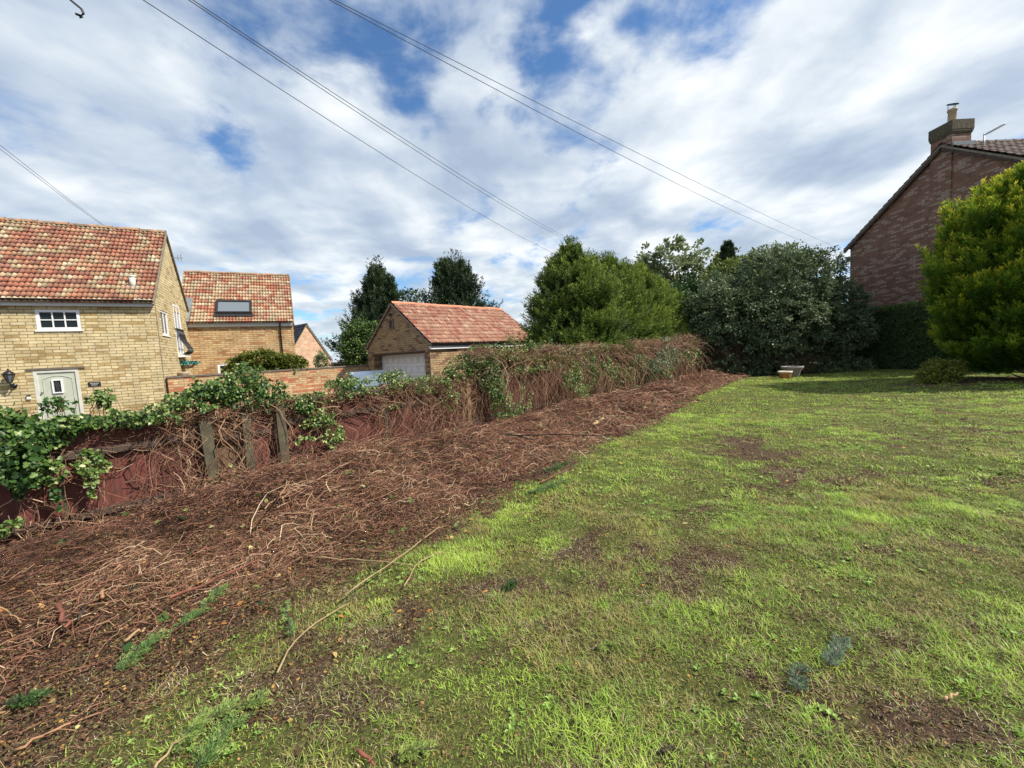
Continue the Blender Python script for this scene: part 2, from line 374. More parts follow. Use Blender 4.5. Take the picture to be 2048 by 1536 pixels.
# stained red-brown fence boards: vertical grain, flaking and dirt
m, h, b, o = newmat('red_board'); t_ = h.n('ShaderNodeTexCoord').outputs['UV']
mp = h.n('ShaderNodeMapping'); mp.inputs['Scale'].default_value = (26, 1.6, 1); h.l(t_, mp.inputs['Vector'])
n_ = h.noise(mp.outputs[0], 1, 6, .65); n5 = h.noise(t_, 3.2, 6, .7)
c_ = h.mix(h.rng(n_, .3, .7), (.08, .021, .016), (.17, .044, .032)); c_ = h.mix(h.rng(n5, .48, .68, 0, .85), c_, (.055, .026, .018))
h.l(c_, b.inputs['Base Color']); b.inputs['Roughness'].default_value = .75; bump(h, b, n_, .3, .004)
m, h, b, o = newmat('brown_board'); t_ = h.n('ShaderNodeTexCoord').outputs['UV']
mp = h.n('ShaderNodeMapping'); mp.inputs['Scale'].default_value = (26, 1.6, 1); h.l(t_, mp.inputs['Vector'])
n_ = h.noise(mp.outputs[0], 1, 6, .65)
h.l(h.mix(h.rng(n_, .3, .7), (.08, .045, .025), (.19, .11, .06)), b.inputs['Base Color']); b.inputs['Roughness'].default_value = .85; bump(h, b, n_, .4, .004)
foliage('ivy_leaf', [(0, (.015, .042, .014)), (.3, (.04, .095, .022)), (.55, (.085, .17, .035)), (.78, (.19, .28, .07)), (1, (.46, .48, .20))], .42, .3, .4)
foliage('ivy_dry', [(0, (.07, .075, .025)), (.4, (.12, .14, .035)), (.7, (.20, .19, .06)), (1, (.32, .27, .11))], .5, .3, .35)
foliage('ivy_pale', [(0, (.05, .085, .04)), (.5, (.12, .17, .085)), (1, (.30, .34, .18))], .45, .3, .4)
foliage('vine', [(0, (.06, .034, .024)), (.25, (.13, .068, .042)), (.5, (.27, .15, .09)), (.75, (.42, .27, .17)), (1, (.62, .46, .31))], .85, 0)
foliage('twig', [(0, (.028, .014, .010)), (.22, (.075, .034, .023)), (.42, (.16, .078, .05)), (.6, (.30, .132, .08)), (.74, (.34, .20, .125)), (.88, (.47, .31, .19)), (1, (.74, .58, .38))], .85, 0)
foliage('litter', [(0, (.035, .022, .013)), (.25, (.08, .045, .025)), (.5, (.14, .075, .038)), (.7, (.10, .12, .03)), (.82, (.25, .17, .07)), (.92, (.45, .25, .07)), (.97, (.42, .13, .03)), (1, (.5, .48, .2))], .75, .15)
foliage('grass_blade', [(0, (.36, .23, .11)), (.12, (.48, .34, .14)), (.22, (.46, .41, .13)), (.36, (.23, .31, .07)), (.58, (.31, .49, .07)), (.78, (.43, .62, .085)), (.93, (.54, .71, .12)), (1, (.70, .76, .40))], .5, .4, .35)
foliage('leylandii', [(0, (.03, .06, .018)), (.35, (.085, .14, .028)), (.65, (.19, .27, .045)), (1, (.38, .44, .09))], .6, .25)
foliage('dark_conifer', [(0, (.012, .028, .014)), (.5, (.032, .062, .026)), (1, (.10, .14, .05))], .6, .15)
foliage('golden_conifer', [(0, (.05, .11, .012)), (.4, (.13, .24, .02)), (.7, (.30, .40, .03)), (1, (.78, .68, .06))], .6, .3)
foliage('shrub_leaf', [(0, (.05, .08, .035)), (.5, (.14, .19, .095)), (.8, (.25, .31, .17)), (1, (.48, .50, .33))], .55, .25, .3)
foliage('shrub_olive', [(0, (.04, .07, .015)), (.5, (.13, .18, .04)), (1, (.28, .31, .08))], .45, .3, .4)
foliage('thin_tree', [(0, (.09, .13, .06)), (.5, (.20, .25, .12)), (1, (.38, .40, .22))], .5, .4)
foliage('yellow_shrub', [(0, (.05, .065, .012)), (.5, (.13, .16, .025)), (1, (.30, .30, .06))], .45, .3)
foliage('hedge_leaf', [(0, (.035, .07, .025)), (.6, (.08, .15, .045)), (1, (.20, .28, .07))], .6, .15)
foliage('sprig', [(0, (.05, .10, .04)), (.5, (.15, .27, .08)), (1, (.42, .50, .14))], .5, .3)
foliage('sprig_blue', [(0, (.10, .15, .09)), (.5, (.20, .28, .18)), (1, (.40, .48, .34))], .5, .3)
foliage('teal_flower', [(0, (.01, .12, .10)), (.5, (.02, .22, .19)), (1, (.25, .45, .40))], .5, .2)
# ------------------------------------------------------------------ lie of the land
F0 = np.array([-5.2, 4.0]); FD = np.array([.6602, .7511]); FN = np.array([.7511, -.6602])    # fence line: start, direction, towards the garden
def td(x, y):
    x = np.asarray(x, float) - F0[0]; y = np.asarray(y, float) - F0[1]
    return x * FD[0] + y * FD[1], x * FN[0] + y * FN[1]
def FP(t, d, z):
    t = np.asarray(t, float); d = np.asarray(d, float); z = np.asarray(z, float) * np.ones_like(t + d)
    return np.stack([F0[0] + t * FD[0] + d * FN[0], F0[1] + t * FD[1] + d * FN[1], z], axis=-1)
def edge_d(t):
    t = np.asarray(t, float)      # width of the cleared brush strip
    return 3.45 - .3 * sstep(t, 4, 6) + .75 * sstep(-t, -1.4, .6) - .9 * sstep(t, 8, 17) + .35 * (fbm(t * 1.1, t * 0 + 3.3, 3) - .5) * 2
def hgt(x, y):
    x = np.asarray(x, float); y = np.asarray(y, float); t, d = td(x, y)
    z = .05 * (fbm(x, y, 4, .8) - .5) + .05 * (fbm(x + 40, y, 3, 5.0) - .5) + .025 * (fbm(x + 4, y + 30, 2, 14.0) - .5)
    m_ = np.exp(-((d - 1.45) / .65) ** 2) * (.02 + .26 * fbm(t, d, 3, 1.1)) * sstep(t, 24, 20)
    m_ = m_ + .20 * np.exp(-((t - 2.7) / 1.0) ** 2 - ((d - .95) / .35) ** 2) + .05 * np.exp(-((t + .6) / 1.0) ** 2 - ((d - .9) / .6) ** 2)
    band = sstep(d, 0.0, .2) * sstep(edge_d(t) - d, 0, 1.6) * sstep(t, 26, 22)
    m_ = m_ * sstep(d, .05, .5) + band * sstep(d, .35, 1.3) * (.02 + .42 * np.clip(fbm(x, y, 4, 1.5) - .28, 0, 1) + .05 * fbm(x + 7, y, 3, 6.0))
    m_ = m_ + .12 * np.exp(-(((x - 14.6) / 2.2) ** 2 + ((y - 12.2) / 1.8) ** 2))
    low = -.30 * sstep(-d, .15, .5)
    return (z + m_ + low) * sstep(900 - np.hypot(x, y), 0, 500)
patches = []
for (px, py, rx, ry, s_) in [(1495, 908, .42, .34, 2.2), (1475, 885, .32, .28, 2.0), (1340, 960, .6, .18, .7), (1700, 955, .75, .25, .8), (1780, 860, 1.3, .6, .7), (1650, 930, .7, .3, .6), (1620, 820, 2.4, .5, .4),
        (1140, 1100, .45, .3, .75), (1260, 1110, .6, .3, .7), (1000, 1180, .3, .2, .8), (880, 1260, .25, .15, .5), (780, 1380, .3, .15, .5), (1330, 1180, .45, .22, .7), (1250, 1060, .5, .2, .6), (1450, 1130, .4, .2, .6), (1720, 1300, .35, .17, .8),
        (1600, 1380, .3, .15, .6), (1900, 1230, .4, .2, .5), (1500, 1260, .3, .15, .5), (1950, 1100, .6, .25, .5), (520, 1380, .45, .3, .5), (1120, 1220, .3, .15, .5), (1420, 1330, .25, .12, .5), (1850, 1450, .3, .12, .6), (1500, 1470, .25, .1, .5), (2000, 1430, .3, .2, .6), (760, 1280, .25, .15, .5), (640, 1420, .3, .2, .6), (1990, 870, .9, .5, .5), (950, 1440, .2, .15, .6), (1210, 1370, .2, .14, .5)]:
    p = gnd(px, py); patches.append((p[0], p[1], rx, ry, s_))
lush = []
for (px, py, rx, ry, s_) in [(1075, 1375, .16, .12, .9), (1390, 1230, .25, .15, .9), (1590, 1290, .2, .15, .6), (1000, 1070, .45, .4, .6), (1180, 970, .9, .5, .6), (1360, 840, 2.0, .8, .5), (1640, 1040, .6, .3, .6), (1780, 1030, .6, .3, .6),
        (1690, 860, .7, .25, .8), (1760, 990, .5, .2, .6), (1120, 1440, .25, .2, .6), (1300, 1400, .25, .2, .6), (940, 1400, .2, .15, .5), (1900, 1380, .3, .2, .5), (1600, 760, 3, 1.5, .6), (1260, 930, .7, .35, .4), (900, 1110, .4, .3, .4)]:
    p = gnd(px, py); lush.append((p[0], p[1], rx, ry, s_))
def grassy(x, y):
    """0 bare .. 1 thick lawn"""
    x = np.asarray(x, float); y = np.asarray(y, float); t, d = td(x, y)
    e = sstep(d - edge_d(t) + .5 * (fbm(x + 9, y, 4, 2.2) - .5), -.25, .35)
    k = .74 + 1.1 * (fbm(x + 5, y + 7, 4, 2.2) - .5) + 1.5 * (fbm(x + 31, y + 3, 3, 4.5) - .5)
    k = k - .06 * sstep(.2 - x, 0, 1.2) * sstep(3.4 - y, 0, 1.2)
    for (a, b_, rx, ry, s_) in patches: k = k - .62 * s_ * np.exp(-((x - a) / rx) ** 2 - ((y - b_) / ry) ** 2)
    for (a, b_, rx, ry, s_) in lush: k = k + s_ * np.exp(-((x - a) / rx) ** 2 - ((y - b_) / ry) ** 2)
    k = k - 1.3 * np.exp(-(((x - 15.2) / 2.6) ** 2 + ((y - 12.2) / 1.1) ** 2))
    k = k + .15 * sstep(y, 7, 12) + .45 * sstep(d - edge_d(t), .1, .4) * sstep(1.2 - (d - edge_d(t)), 0, .7) * sstep(t, 1.8, 3)
    return np.clip(k, 0, 1) * e
# ground sheet
def axis(a, b, st, far, gr=1.16):
    c = list(np.arange(a, b, st)); s_ = st; x = c[-1]
    while x < far: s_ *= gr; x += s_; c.append(x)
    s_ = st; x = a; l = []
    while x > -far: s_ *= gr; x -= s_; l.append(x)
    return np.array(l[::-1] + c)
gx = axis(-7, 9, .055, 1500); gy = axis(1, 13, .055, 1500)
X, Y = np.meshgrid(gx, gy, indexing='ij'); Z = hgt(X, Y)
nx, ny = X.shape; i, j = np.meshgrid(np.arange(nx-1), np.arange(ny-1), indexing='ij')
Fq = np.stack([i*ny+j, (i+1)*ny+j, (i+1)*ny+j+1, i*ny+j+1], -1).reshape(-1)
m, h, b, o = newmat('ground'); oc = h.n('ShaderNodeTexCoord').outputs['Object']; a_ = h.n('ShaderNodeAttribute'); a_.attribute_name = 'v'
na = h.noise(oc, 9, 8, .7); nb = h.noise(oc, 45, 5, .7); nc = h.noise(oc, 1.2, 5, .6)
so_ = h.ramp(nb, [(.3, (.022, .014, .010)), (.5, (.07, .042, .027)), (.62, (.13, .08, .05)), (.75, (.24, .17, .11))])
gr_ = h.ramp(nb, [(.3, (.03, .03, .012)), (.5, (.075, .085, .022)), (.65, (.13, .15, .04)), (.8, (.24, .19, .09))])
gr_ = h.mix(h.rng(na, .55, .75, 0, .6), gr_, (.16, .09, .03))
c_ = h.mix(h.rng(h.math('ADD', a_.outputs['Fac'], h.math('MULTIPLY', h.math('SUBTRACT', na, .5), .7)), .15, .6), so_, gr_)
h.l(c_, b.inputs['Base Color']); b.inputs['Roughness'].default_value = .95; b.inputs['Specular IOR Level'].default_value = .15
bump(h, b, h.math('ADD', na, nb), .8, .03)
go = npmesh('ground', np.stack([X, Y, Z], -1).reshape(-1, 3), Fq, np.full((nx-1)*(ny-1), 4), M['ground'], v=grassy(X, Y).ravel(), smooth=True)
tag(go, kind='structure')
# ------------------------------------------------------------------ buildings
def hit(px, py, P0, n):
    d = ray(px, py); o_ = np.array([0, 0, EYE]); n = np.array(n, float); return o_ + d * (((np.array(P0) - o_) @ n) / (d @ n))
def az(deg): return np.array([math.sin(R(deg)), math.cos(R(deg))])
def nrm(d): return np.array([d[1], -d[0]])          # right-hand normal of a direction
def S(O, d, s, z, out=0.0):
    """point on a wall: s along, z up, out = metres proud of it (towards right-hand normal)"""
    n = nrm(d); return np.array([O[0] + d[0]*s + n[0]*out, O[1] + d[1]*s + n[1]*out, z])
def wallrect(mb, O, d, s0, s1, z0, z1, holes=(), rev=.08, uo=0.0):
    ss = sorted({s0, s1, *[q for h_ in holes for q in h_[:2]]}); zs = sorted({z0, z1, *[q for h_ in holes for q in h_[2:4]]})
    for a, b_ in zip(ss[:-1], ss[1:]):
        for c, e in zip(zs[:-1], zs[1:]):
            if any(h_[0] <= a and b_ <= h_[1] and h_[2] <= c and e <= h_[3] for h_ in holes): continue
            mb.poly([S(O, d, a, c), S(O, d, b_, c), S(O, d, b_, e), S(O, d, a, e)], [(a+uo, c), (b_+uo, c), (b_+uo, e), (a+uo, e)])
    for h_ in holes:
        a, b_, c, e = h_[:4]; r_ = h_[4] if len(h_) > 4 else rev
        for q, w in (((a, c), (a, e)), ((b_, c), (b_, e)), ((a, c), (b_, c)), ((a, e), (b_, e))):
            L = abs(q[0]-w[0]) + abs(q[1]-w[1])
            mb.poly([S(O, d, *q), S(O, d, *w), S(O, d, *w, -r_), S(O, d, *q, -r_)], [(0, 0), (0, L), (r_, L), (r_, 0)])
def wbox(mb, O, d, s0, s1, z0, z1, o0, o1):
    p = S(O, d, s0, z0, o0); n = nrm(d)
    mb.box(p, (d[0]*(s1-s0), d[1]*(s1-s0), 0), (n[0]*(o1-o0), n[1]*(o1-o0), 0), (0, 0, z1-z0))
def window(parent, O, d, s0, s1, z0, z1, out, cols, rows, fr=.06, bar_=.025, frame='white_paint', glass='glass', sill=True, name='window'):
    mb = MB()
    for a, b_, c, e in ((s0, s1, z0, z0+fr), (s0, s1, z1-fr, z1), (s0, s0+fr, z0+fr, z1-fr), (s1-fr, s1, z0+fr, z1-fr)): wbox(mb, O, d, a, b_, c, e, out-.05, out)
    for k in range(1, cols):
        s_ = s0 + fr + (s1-s0-2*fr)*k/cols; wbox(mb, O, d, s_-bar_/2, s_+bar_/2, z0+fr, z1-fr, out-.03, out-.006)
    for k in range(1, rows):
        z_ = z0 + fr + (z1-z0-2*fr)*k/rows; wbox(mb, O, d, s0+fr, s1-fr, z_-bar_/2, z_+bar_/2, out-.028, out-.009)
    if sill: wbox(mb, O, d, s0-.04, s1+.04, z0-.045, z0-.002, out-.05, out+.05)
    w = mb.build(name, M[frame], parent)
    gb = MB(); gb.poly([S(O, d, s0+fr, z0+fr, out-.035), S(O, d, s1-fr, z0+fr, out-.035), S(O, d, s1-fr, z1-fr, out-.035), S(O, d, s0+fr, z1-fr, out-.035)])
    gb.build('glass', M[glass], w)
    return w
def tiled(name, E0, E1, T0, T1, mat, parent, roll=.155, gauge=.30, amp=.045, lift=.04, spr=6):
    """pantile slope: eave E0-E1, ridge T0-T1, modelled rolls and overlapping courses"""
    E0, E1, T0, T1 = (np.array(q, float) for q in (E0, E1, T0, T1))
    L = np.linalg.norm(E1 - E0); Hh = np.linalg.norm(T0 - E0); nr = max(1, round(L / roll)); nc_ = max(1, round(Hh / gauge))
    n = np.cross(E1 - E0, T0 - E0); n /= np.linalg.norm(n)
    if n[2] < 0: n = -n
    n = n
    us = np.arange(nr * spr + 1) / (nr * spr); prof = amp * (.5 + .5 * np.cos(us * nr * 2 * math.pi)) ** .8
    V, U = [], []
    rg = np.random.default_rng(5)
    for k in range(nc_):
        jj = rg.normal(0, .004, len(us)) * 0 + np.repeat(rg.normal(0, .004, nr + 1), spr)[:len(us)]
        for (v_, lf, uvv) in ((k/nc_, -.01, k+.02), (k/nc_ - .004, lift, k+.03), (min(1, (k+1)/nc_), .004, k+.97)):
            A = E0 + (T0-E0)*v_; B = E1 + (T1-E1)*v_
            V.append(A[None] + (B-A)[None]*us[:, None] + n[None]*(prof + lf + jj)[:, None]); U.append(np.stack([us*nr, np.full(len(us), uvv)], -1))
    V = np.concatenate(V); U = np.concatenate(U); m_ = len(us); F_ = []
    for k in range(nc_ * 3 - 1):
        if k % 3 == 2: continue
        a = k*m_ + np.arange(m_-1); F_.append(np.stack([a, a+1, a+1+m_, a+m_], -1))
    F_ = np.concatenate(F_)
    return npmesh(name, V, F_.ravel(), np.full(len(F_), 4), mat, parent, uv=U)
def ridge_caps(name, A, B, mat, parent, r=.11, L=.4):
    A = np.array(A, float); B = np.array(B, float); D = np.linalg.norm(B-A); k = max(1, round(D/L)); mb = MB(); d = (B-A)/D; sx = np.cross(d, (0, 0, 1)); sx /= np.linalg.norm(sx)
    for i_ in range(k):
        p = A + d*D*i_/k; q = A + d*D*((i_+1)/k); j1 = random.uniform(-.012, .012)
        for t0 in range(6):
            a0 = math.pi*t0/6; a1 = math.pi*(t0+1)/6
            f = lambda P, a, rr: P + sx*math.cos(a)*rr*1.25 + np.array([0, 0, 1])*(math.sin(a)*rr - .03 + j1)
            mb.poly([f(p, a0, r*1.08), f(p, a1, r*1.08), f(q, a1, r*.95), f(q, a0, r*.95)], [(0, 0), (0, .1), (.4, .1), (.4, 0)])
    return mb.build(name, mat, parent)
def gutter(parent, A, B, out, r=.06, name='gutter'):
    mb = MB(); A = np.array(A, float); B = np.array(B, float); n = np.array([out[0], out[1], 0])
    pts = [(math.cos(a)*r, math.sin(a)*r) for a in np.linspace(math.pi, 2*math.pi, 7)]
    for (a, b_), (c, e) in zip(pts[:-1], pts[1:]):
        mb.poly([A + n*a + [0, 0, b_], B + n*a + [0, 0, b_], B + n*c + [0, 0, e], A + n*c + [0, 0, e]])
        mb.poly([A + n*a*.9 + [0, 0, b_*.9], B + n*a*.9 + [0, 0, b_*.9], B + n*c*.9 + [0, 0, e*.9], A + n*c*.9 + [0, 0, e*.9]])
    mb.bar(A + n*r, B + n*r, .012, .02)
    return mb.build(name, M['black_plastic'], parent)
def gable_house(parent, C, fd, gd, L, Wd, ze, zr, base, wallmat, front_holes, gable_holes, roofmat, ridgemat, roll=.155, gauge=.3, ov=.2, verge=.05, revs=.08, end_holes=(), end_rev=.08):
    """C = near corner; fd = unit direction of the long wall away from C, gd = of the gable wall away from C"""
    fr_d = -fd; FO = C + fd*L                      # so that the right-hand normal points outwards
    fl = [(L-b_, L-a, c, e) + tuple(x_) for a, b_, c, e, *x_ in front_holes]
    mb = MB(); wallrect(mb, FO, fr_d, 0, L, base, ze, fl, revs)
    wallrect(mb, C, gd, 0, Wd, base, ze, gable_holes, revs, uo=L)
    lo = [h_ for h_ in gable_holes if h_[3] > ze]
    mb.poly([S(C, gd, 0, ze), S(C, gd, Wd, ze), S(C, gd, Wd/2, zr)], [(L, ze), (L+Wd, ze), (L+Wd/2, zr)])
    B = C + gd*Wd; D = FO + gd*Wd
    wallrect(mb, B, fd, 0, L, base, ze, (), revs, uo=L+Wd)
    wallrect(mb, D, -gd, 0, Wd, base, ze, end_holes, end_rev)
    mb.poly([V2(D, ze), V2(FO, ze), V2(FO + gd*Wd/2, zr)], [(0, ze), (Wd, ze), (Wd/2, zr)])
    mb.build('wall', M[wallmat], parent)
    tan = (zr - ze) / (Wd/2); up = .06
    c0 = C - fd*verge; f0 = FO + fd*verge
    R0 = V2(c0 + gd*Wd/2, zr+up); R1 = V2(f0 + gd*Wd/2, zr+up)
    E0 = V2(c0 - gd*ov, ze - tan*ov + up + .06); E1 = V2(f0 - gd*ov, ze - tan*ov + up + .06)
    r_ = tiled('roof', E0, E1, R0, R1, M[roofmat], parent, roll, gauge)
    E2 = V2(c0 + gd*(Wd+ov), ze - tan*ov + up); E3 = V2(f0 + gd*(Wd+ov), ze - tan*ov + up)
    tiled('roof', E2, E3, R0, R1, M[roofmat], parent, roll, gauge, spr=3)
    ridge_caps('ridge_tiles', R0, R1, M[ridgemat], parent)
    for (Ea, Ra) in ((E0, R0), (E2, R0), (E1, R1), (E3, R1)):      # mortared verge under each tile edge
        vb = MB(); vb.bar(Ea - [0, 0, .05], Ra - [0, 0, .05], .05, .07); vb.build('verge', M['verge'], parent)
    return dict(E0=E0, E1=E1, R0=R0, R1=R1, tan=tan, fr_d=fr_d, FO=FO)
# --- long cottage on the left
C1 = np.array([-12.32, 14.13]); f1 = -az(60); g1 = az(-28.5)
hA = empty('brick_cottage', V2(C1, -.3), 'long buff brick cottage with mottled red pantile roof and pale green door', 'house')
win1 = (1.85, 2.85, 3.17, 3.82); door1 = (2.06, 3.08, -.3, 1.90); gw1 = (.80, 1.75, 3.02, 3.93); gw2 = (2.72, 3.75, 2.32, 4.1)
info = gable_house(hA, C1, f1, g1, 10.5, 5.6, 4.12, 7.18, -.35, 'buff_brick', [win1, door1], [gw1, gw2], 'tile_mottled', 'ridge_tile', roll=.125, gauge=.235)
FO, frd = info['FO'], info['fr_d']
sx_ = lambda s: 10.5 - s
window(hA, FO, frd, sx_(2.85), sx_(1.85), 3.17, 3.82, -.01, 3, 2, fr=.085, bar_=.03)
window(hA, C1, g1, .80, 1.75, 3.02, 3.93, -.02, 2, 1, fr=.07, bar_=.07, sill=True)
w2 = window(hA, C1, g1, 2.72, 3.75, 2.32, 4.40, .012, 2, 1, fr=.08, bar_=.12, sill=False, name='french_door', glass='skyglass')
mb = MB(); wbox(mb, FO, frd, sx_(3.08), sx_(2.06), -.3, 1.90, -.075, -.03)
dr = mb.build('door', M['sage_paint'], hA)
fb = MB()                                   # moulding, arch line and jambs of the door
for a, b_, c, e in ((2.06, 2.14, -.3, 1.90), (3.0, 3.08, -.3, 1.90), (2.14, 3.0, 1.83, 1.90)): wbox(fb, FO, frd, sx_(b_), sx_(a), c, e, -.03, .005)
fb.build('door_frame', M['cream_paint'], hA)
ab = MB(); prev = None
for k in range(13):
    s_ = 2.24 + .66*k/12; z_ = 1.62 + .10*math.sin(math.pi*k/12)
    p = S(FO, frd, sx_(s_), z_, -.024)
    if prev is not None: ab.bar(prev, p, .015, .012)
    prev = p
ab.bar(S(FO, frd, sx_(2.24), .1, -.024), S(FO, frd, sx_(2.24), 1.62, -.024), .012); ab.bar(S(FO, frd, sx_(2.90), .1, -.024), S(FO, frd, sx_(2.90), 1.62, -.024), .012)
ab.build('moulding', M['sage_paint'], dr)
pw = window(dr, FO, frd, sx_(2.70), sx_(2.46), 1.16, 1.60, .012, 1, 1, fr=.035, sill=False, name='door_pane')
lb = MB()
for k in range(3): lb.bar(S(FO, frd, sx_(2.51+.04*k), 1.2, -.018), S(FO, frd, sx_(2.57+.03*k), 1.56, -.018), .004)
lb.build('leading', M['grey_metal'], pw)
kb = MB(); p = S(FO, frd, sx_(2.93), 1.22, -.01); kb.tube([p, p + V2(nrm(frd), 0)*.05], .025, 10); kb.build('door_lock', M['grey_metal'], dr)
mb = MB(); wbox(mb, FO, frd, sx_(3.2), sx_(1.9), 1.92, 1.985, .0, .03); mb.build('door_lintel', M['coping'], hA)
n1 = nrm(frd)
mb = MB(); wbox(mb, FO, frd, 0, 10.5, 3.92, 4.05, .002, .14); mb.build('fascia', M['soffit'], hA)
gutter(hA, V2(FO, 4.12) + V2(n1, 0)*.22, V2(C1 - f1*.05, 4.12) + V2(n1, 0)*.22, n1, .065)
# quoin line at the corner
mb = MB(); wbox(mb, C1, g1, .18, .22, -.3, 4.0, .0, .02); mb.build('render_stop', M['verge'], hA)
# flue pipe in the roof
nf = np.cross(info['E1'] - info['E0'], info['R0'] - info['E0']); nf /= np.linalg.norm(nf)
p = hit(266, 572, info['E0'], nf)
mb = MB(); mb.tube([p - [0, 0, .1], p + [0, 0, .34]], .085, 14); mb.tube([p + [0, 0, .30], p + [0, 0, .36]], .10, 14)
vp = mb.build('vent_pipe', M['cream_paint'], hA); mb = MB(); mb.bar(p + V2(f1*.28, .02) , p - V2(f1*.28, -.02), .26, .03, up=(nf if nf[2] > 0 else -nf)); mb.build('flashing', M['lead'], hA)
# iron belly balcony in front of the french door
br_ = MB(); prof_ = [(0.05, 3.38), (.10, 3.15), (.13, 2.95), (.24, 2.75), (.33, 2.58), (.33, 2.46), (.24, 2.38), (.16, 2.34)]
for k in range(12):
    s_ = 2.70 + 1.08*k/11; br_.tube([S(C1, g1, s_, z_, o_) for o_, z_ in prof_], .012, 5)
for s_ in (2.68, 3.80):
    for o_ in (.0, ): br_.tube([S(C1, g1, s_, z_, q) for q, z_ in [(0, 3.38), (.05, 3.38)]], .015, 5)
br_.bar(S(C1, g1, 2.66, 3.39, .05), S(C1, g1, 3.82, 3.39, .05), .04, .03); br_.bar(S(C1, g1, 2.66, 2.34, .16), S(C1, g1, 3.82, 2.34, .16), .03, .03)
br_.build('balcony_railing', M['black_iron'], hA)
mb = MB(); wbox(mb, C1, g1, 2.66, 3.84, 2.22, 2.30, .0, .2); mb.build('door_step', M['white_paint'], hA)
mb = MB(); p = V2(C1 + g1*3.0, 6.3) + V2(nrm(g1)*.1); mb.bar(p, p + V2(nrm(g1)*.35), .02); mb.bar(p + V2(nrm(g1)*.3, -.15), p + V2(nrm(g1)*.3, .15), .015); mb.bar(p + V2(nrm(g1)*.2, -.12), p + V2(nrm(g1)*.2, .12), .015); mb.build('aerial_bracket', M['grey_metal'], hA)
# lamp by the door
lp = empty('wall_lantern', S(FO, frd, sx_(3.55), 1.4, .0), 'black coach lantern on the brick wall left of the pale green door', 'lamp')
c = S(FO, frd, sx_(3.50), 1.48, .02); n3_ = V2(n1)
mb = MB(); mb.tube([c, c + n3_*.03], .075, 12); mb.tube([c + n3_*.03, c + n3_*.12 + [0, 0, -.06], c + n3_*.2 + [0, 0, .02], c + n3_*.2 + [0, 0, .1]], .018, 8); mb.build('bracket', M['black_iron'], lp)
q = c + n3_*.2 + [0, 0, .1]
mb = MB(); mb.lathe(q, [(.0, 0), (.05, 0), (.055, .02), (.04, .03)], 6); mb.lathe(q, [(.13, .24), (.14, .26), (.09, .33), (.03, .37), (.02, .40), (.03, .42), (0, .44)], 6)
for k in range(6):
    a = math.pi*2*k/6; mb.bar(q + [.05*math.cos(a), .05*math.sin(a), .02], q + [.12*math.cos(a), .12*math.sin(a), .25], .012)
mb.build('lantern_cage', M['black_iron'], lp)
mb = MB(); mb.lathe(q, [(.045, .02), (.115, .245)], 6); mb.build('lantern_glass', M['skyglass'], lp)
# name plate: dark board with two rows of small pale unreadable marks
sg = empty('name_plate', S(FO, frd, sx_(1.72), 1.38), 'small dark name plate with pale lettering on the buff wall right of the door', 'sign')
mb = MB(); wbox(mb, FO, frd, sx_(1.87), sx_(1.57), 1.31, 1.45, .002, .02); mb.build('board', M['black_plastic'], sg)
for zc, a0, a1 in ((1.405, 1.84, 1.60), (1.352, 1.79, 1.65)):
    mb = MB()
    s_ = a0
    while s_ > a1 + .01:
        w_ = random.choice((.014, .018, .02)); kind_ = random.randrange(3)
        if random.random() > .12:
            wbox(mb, FO, frd, sx_(s_), sx_(s_-.005), zc-.016, zc+.016, .0205, .0235)
            if kind_ != 1: wbox(mb, FO, frd, sx_(s_-.0055), sx_(s_-w_+.004), zc+.010, zc+.016, .0205, .0235)
            if kind_ != 0: wbox(mb, FO, frd, sx_(s_-.0055), sx_(s_-w_+.004), zc-.016, zc-.010, .0205, .0235)
        s_ -= w_ + .004
    mb.build('lettering', M['white_paint'], sg)
bb = MB(); wbox(bb, FO, frd, sx_(3.27), sx_(3.19), 1.03, 1.12, .002, .05); o = bb.build('door_bell', M['pale_plastic'], None); tag(o, 'little pale door bell box on the brick beside the green door', 'bell')
hb = MB(); wbox(hb, FO, frd, sx_(3.275), sx_(3.185), 1.121, 1.16, .002, .055); hh = hb.build('hood', M['black_plastic'], o)
# --- cross wing
C2 = C1 + g1*5.05; w_d = az(62); wg = az(-28)
hB = empty('cottage_wing', V2(C2, -.3), 'lower brick wing with red and cream tiles and a roof window', 'house')
WL = 4.25; CE = C2 + w_d*WL
fw_h = [(.95, 2.2, 1.2, 1.88)]
infB = gable_house(hB, CE, -w_d, wg, WL + .3, 5.0, 3.85, 6.55, -.35, 'wing_brick', [(WL-2.2, WL-.95, 1.2, 1.88)], [], 'tile_bright', 'ridge_tile', roll=.125, gauge=.24, ov=.18)
OB = CE - w_d*(WL+.3)
window(hB, OB, w_d, .3+.95, .3+2.2, 1.2, 1.88, -.02, 2, 1, fr=.09, bar_=.06)
nB = nrm(w_d)
mb = MB(); wbox(mb, OB, w_d, .3, WL+.3, 3.62, 3.80, .002, .1); mb.build('fascia', M['soffit'], hB)
gutter(hB, V2(OB + w_d*.3, 3.86) + V2(nB)*.19, V2(CE, 3.86) + V2(nB)*.19, nB, .06)
p = S(OB, w_d, 3.98, 3.84, .19); mb = MB(); mb.tube([p, p - V2(nB)*.04 + [0, 0, -.15], p - V2(nB)*.13 + [0, 0, -.3], p - V2(nB)*.13 + [0, 0, -4.1]], .035, 8); mb.build('downpipe', M['black_plastic'], hB)
nb_ = np.cross(infB['E1'] - infB['E0'], infB['R0'] - infB['E0']); nb_ /= np.linalg.norm(nb_); nb_ = nb_ if nb_[2] > 0 else -nb_
pp = [hit(a, b_, infB['E0'] + nb_*.06, nb_) for a, b_ in ((432, 603), (503, 603), (505, 627), (431, 628))]
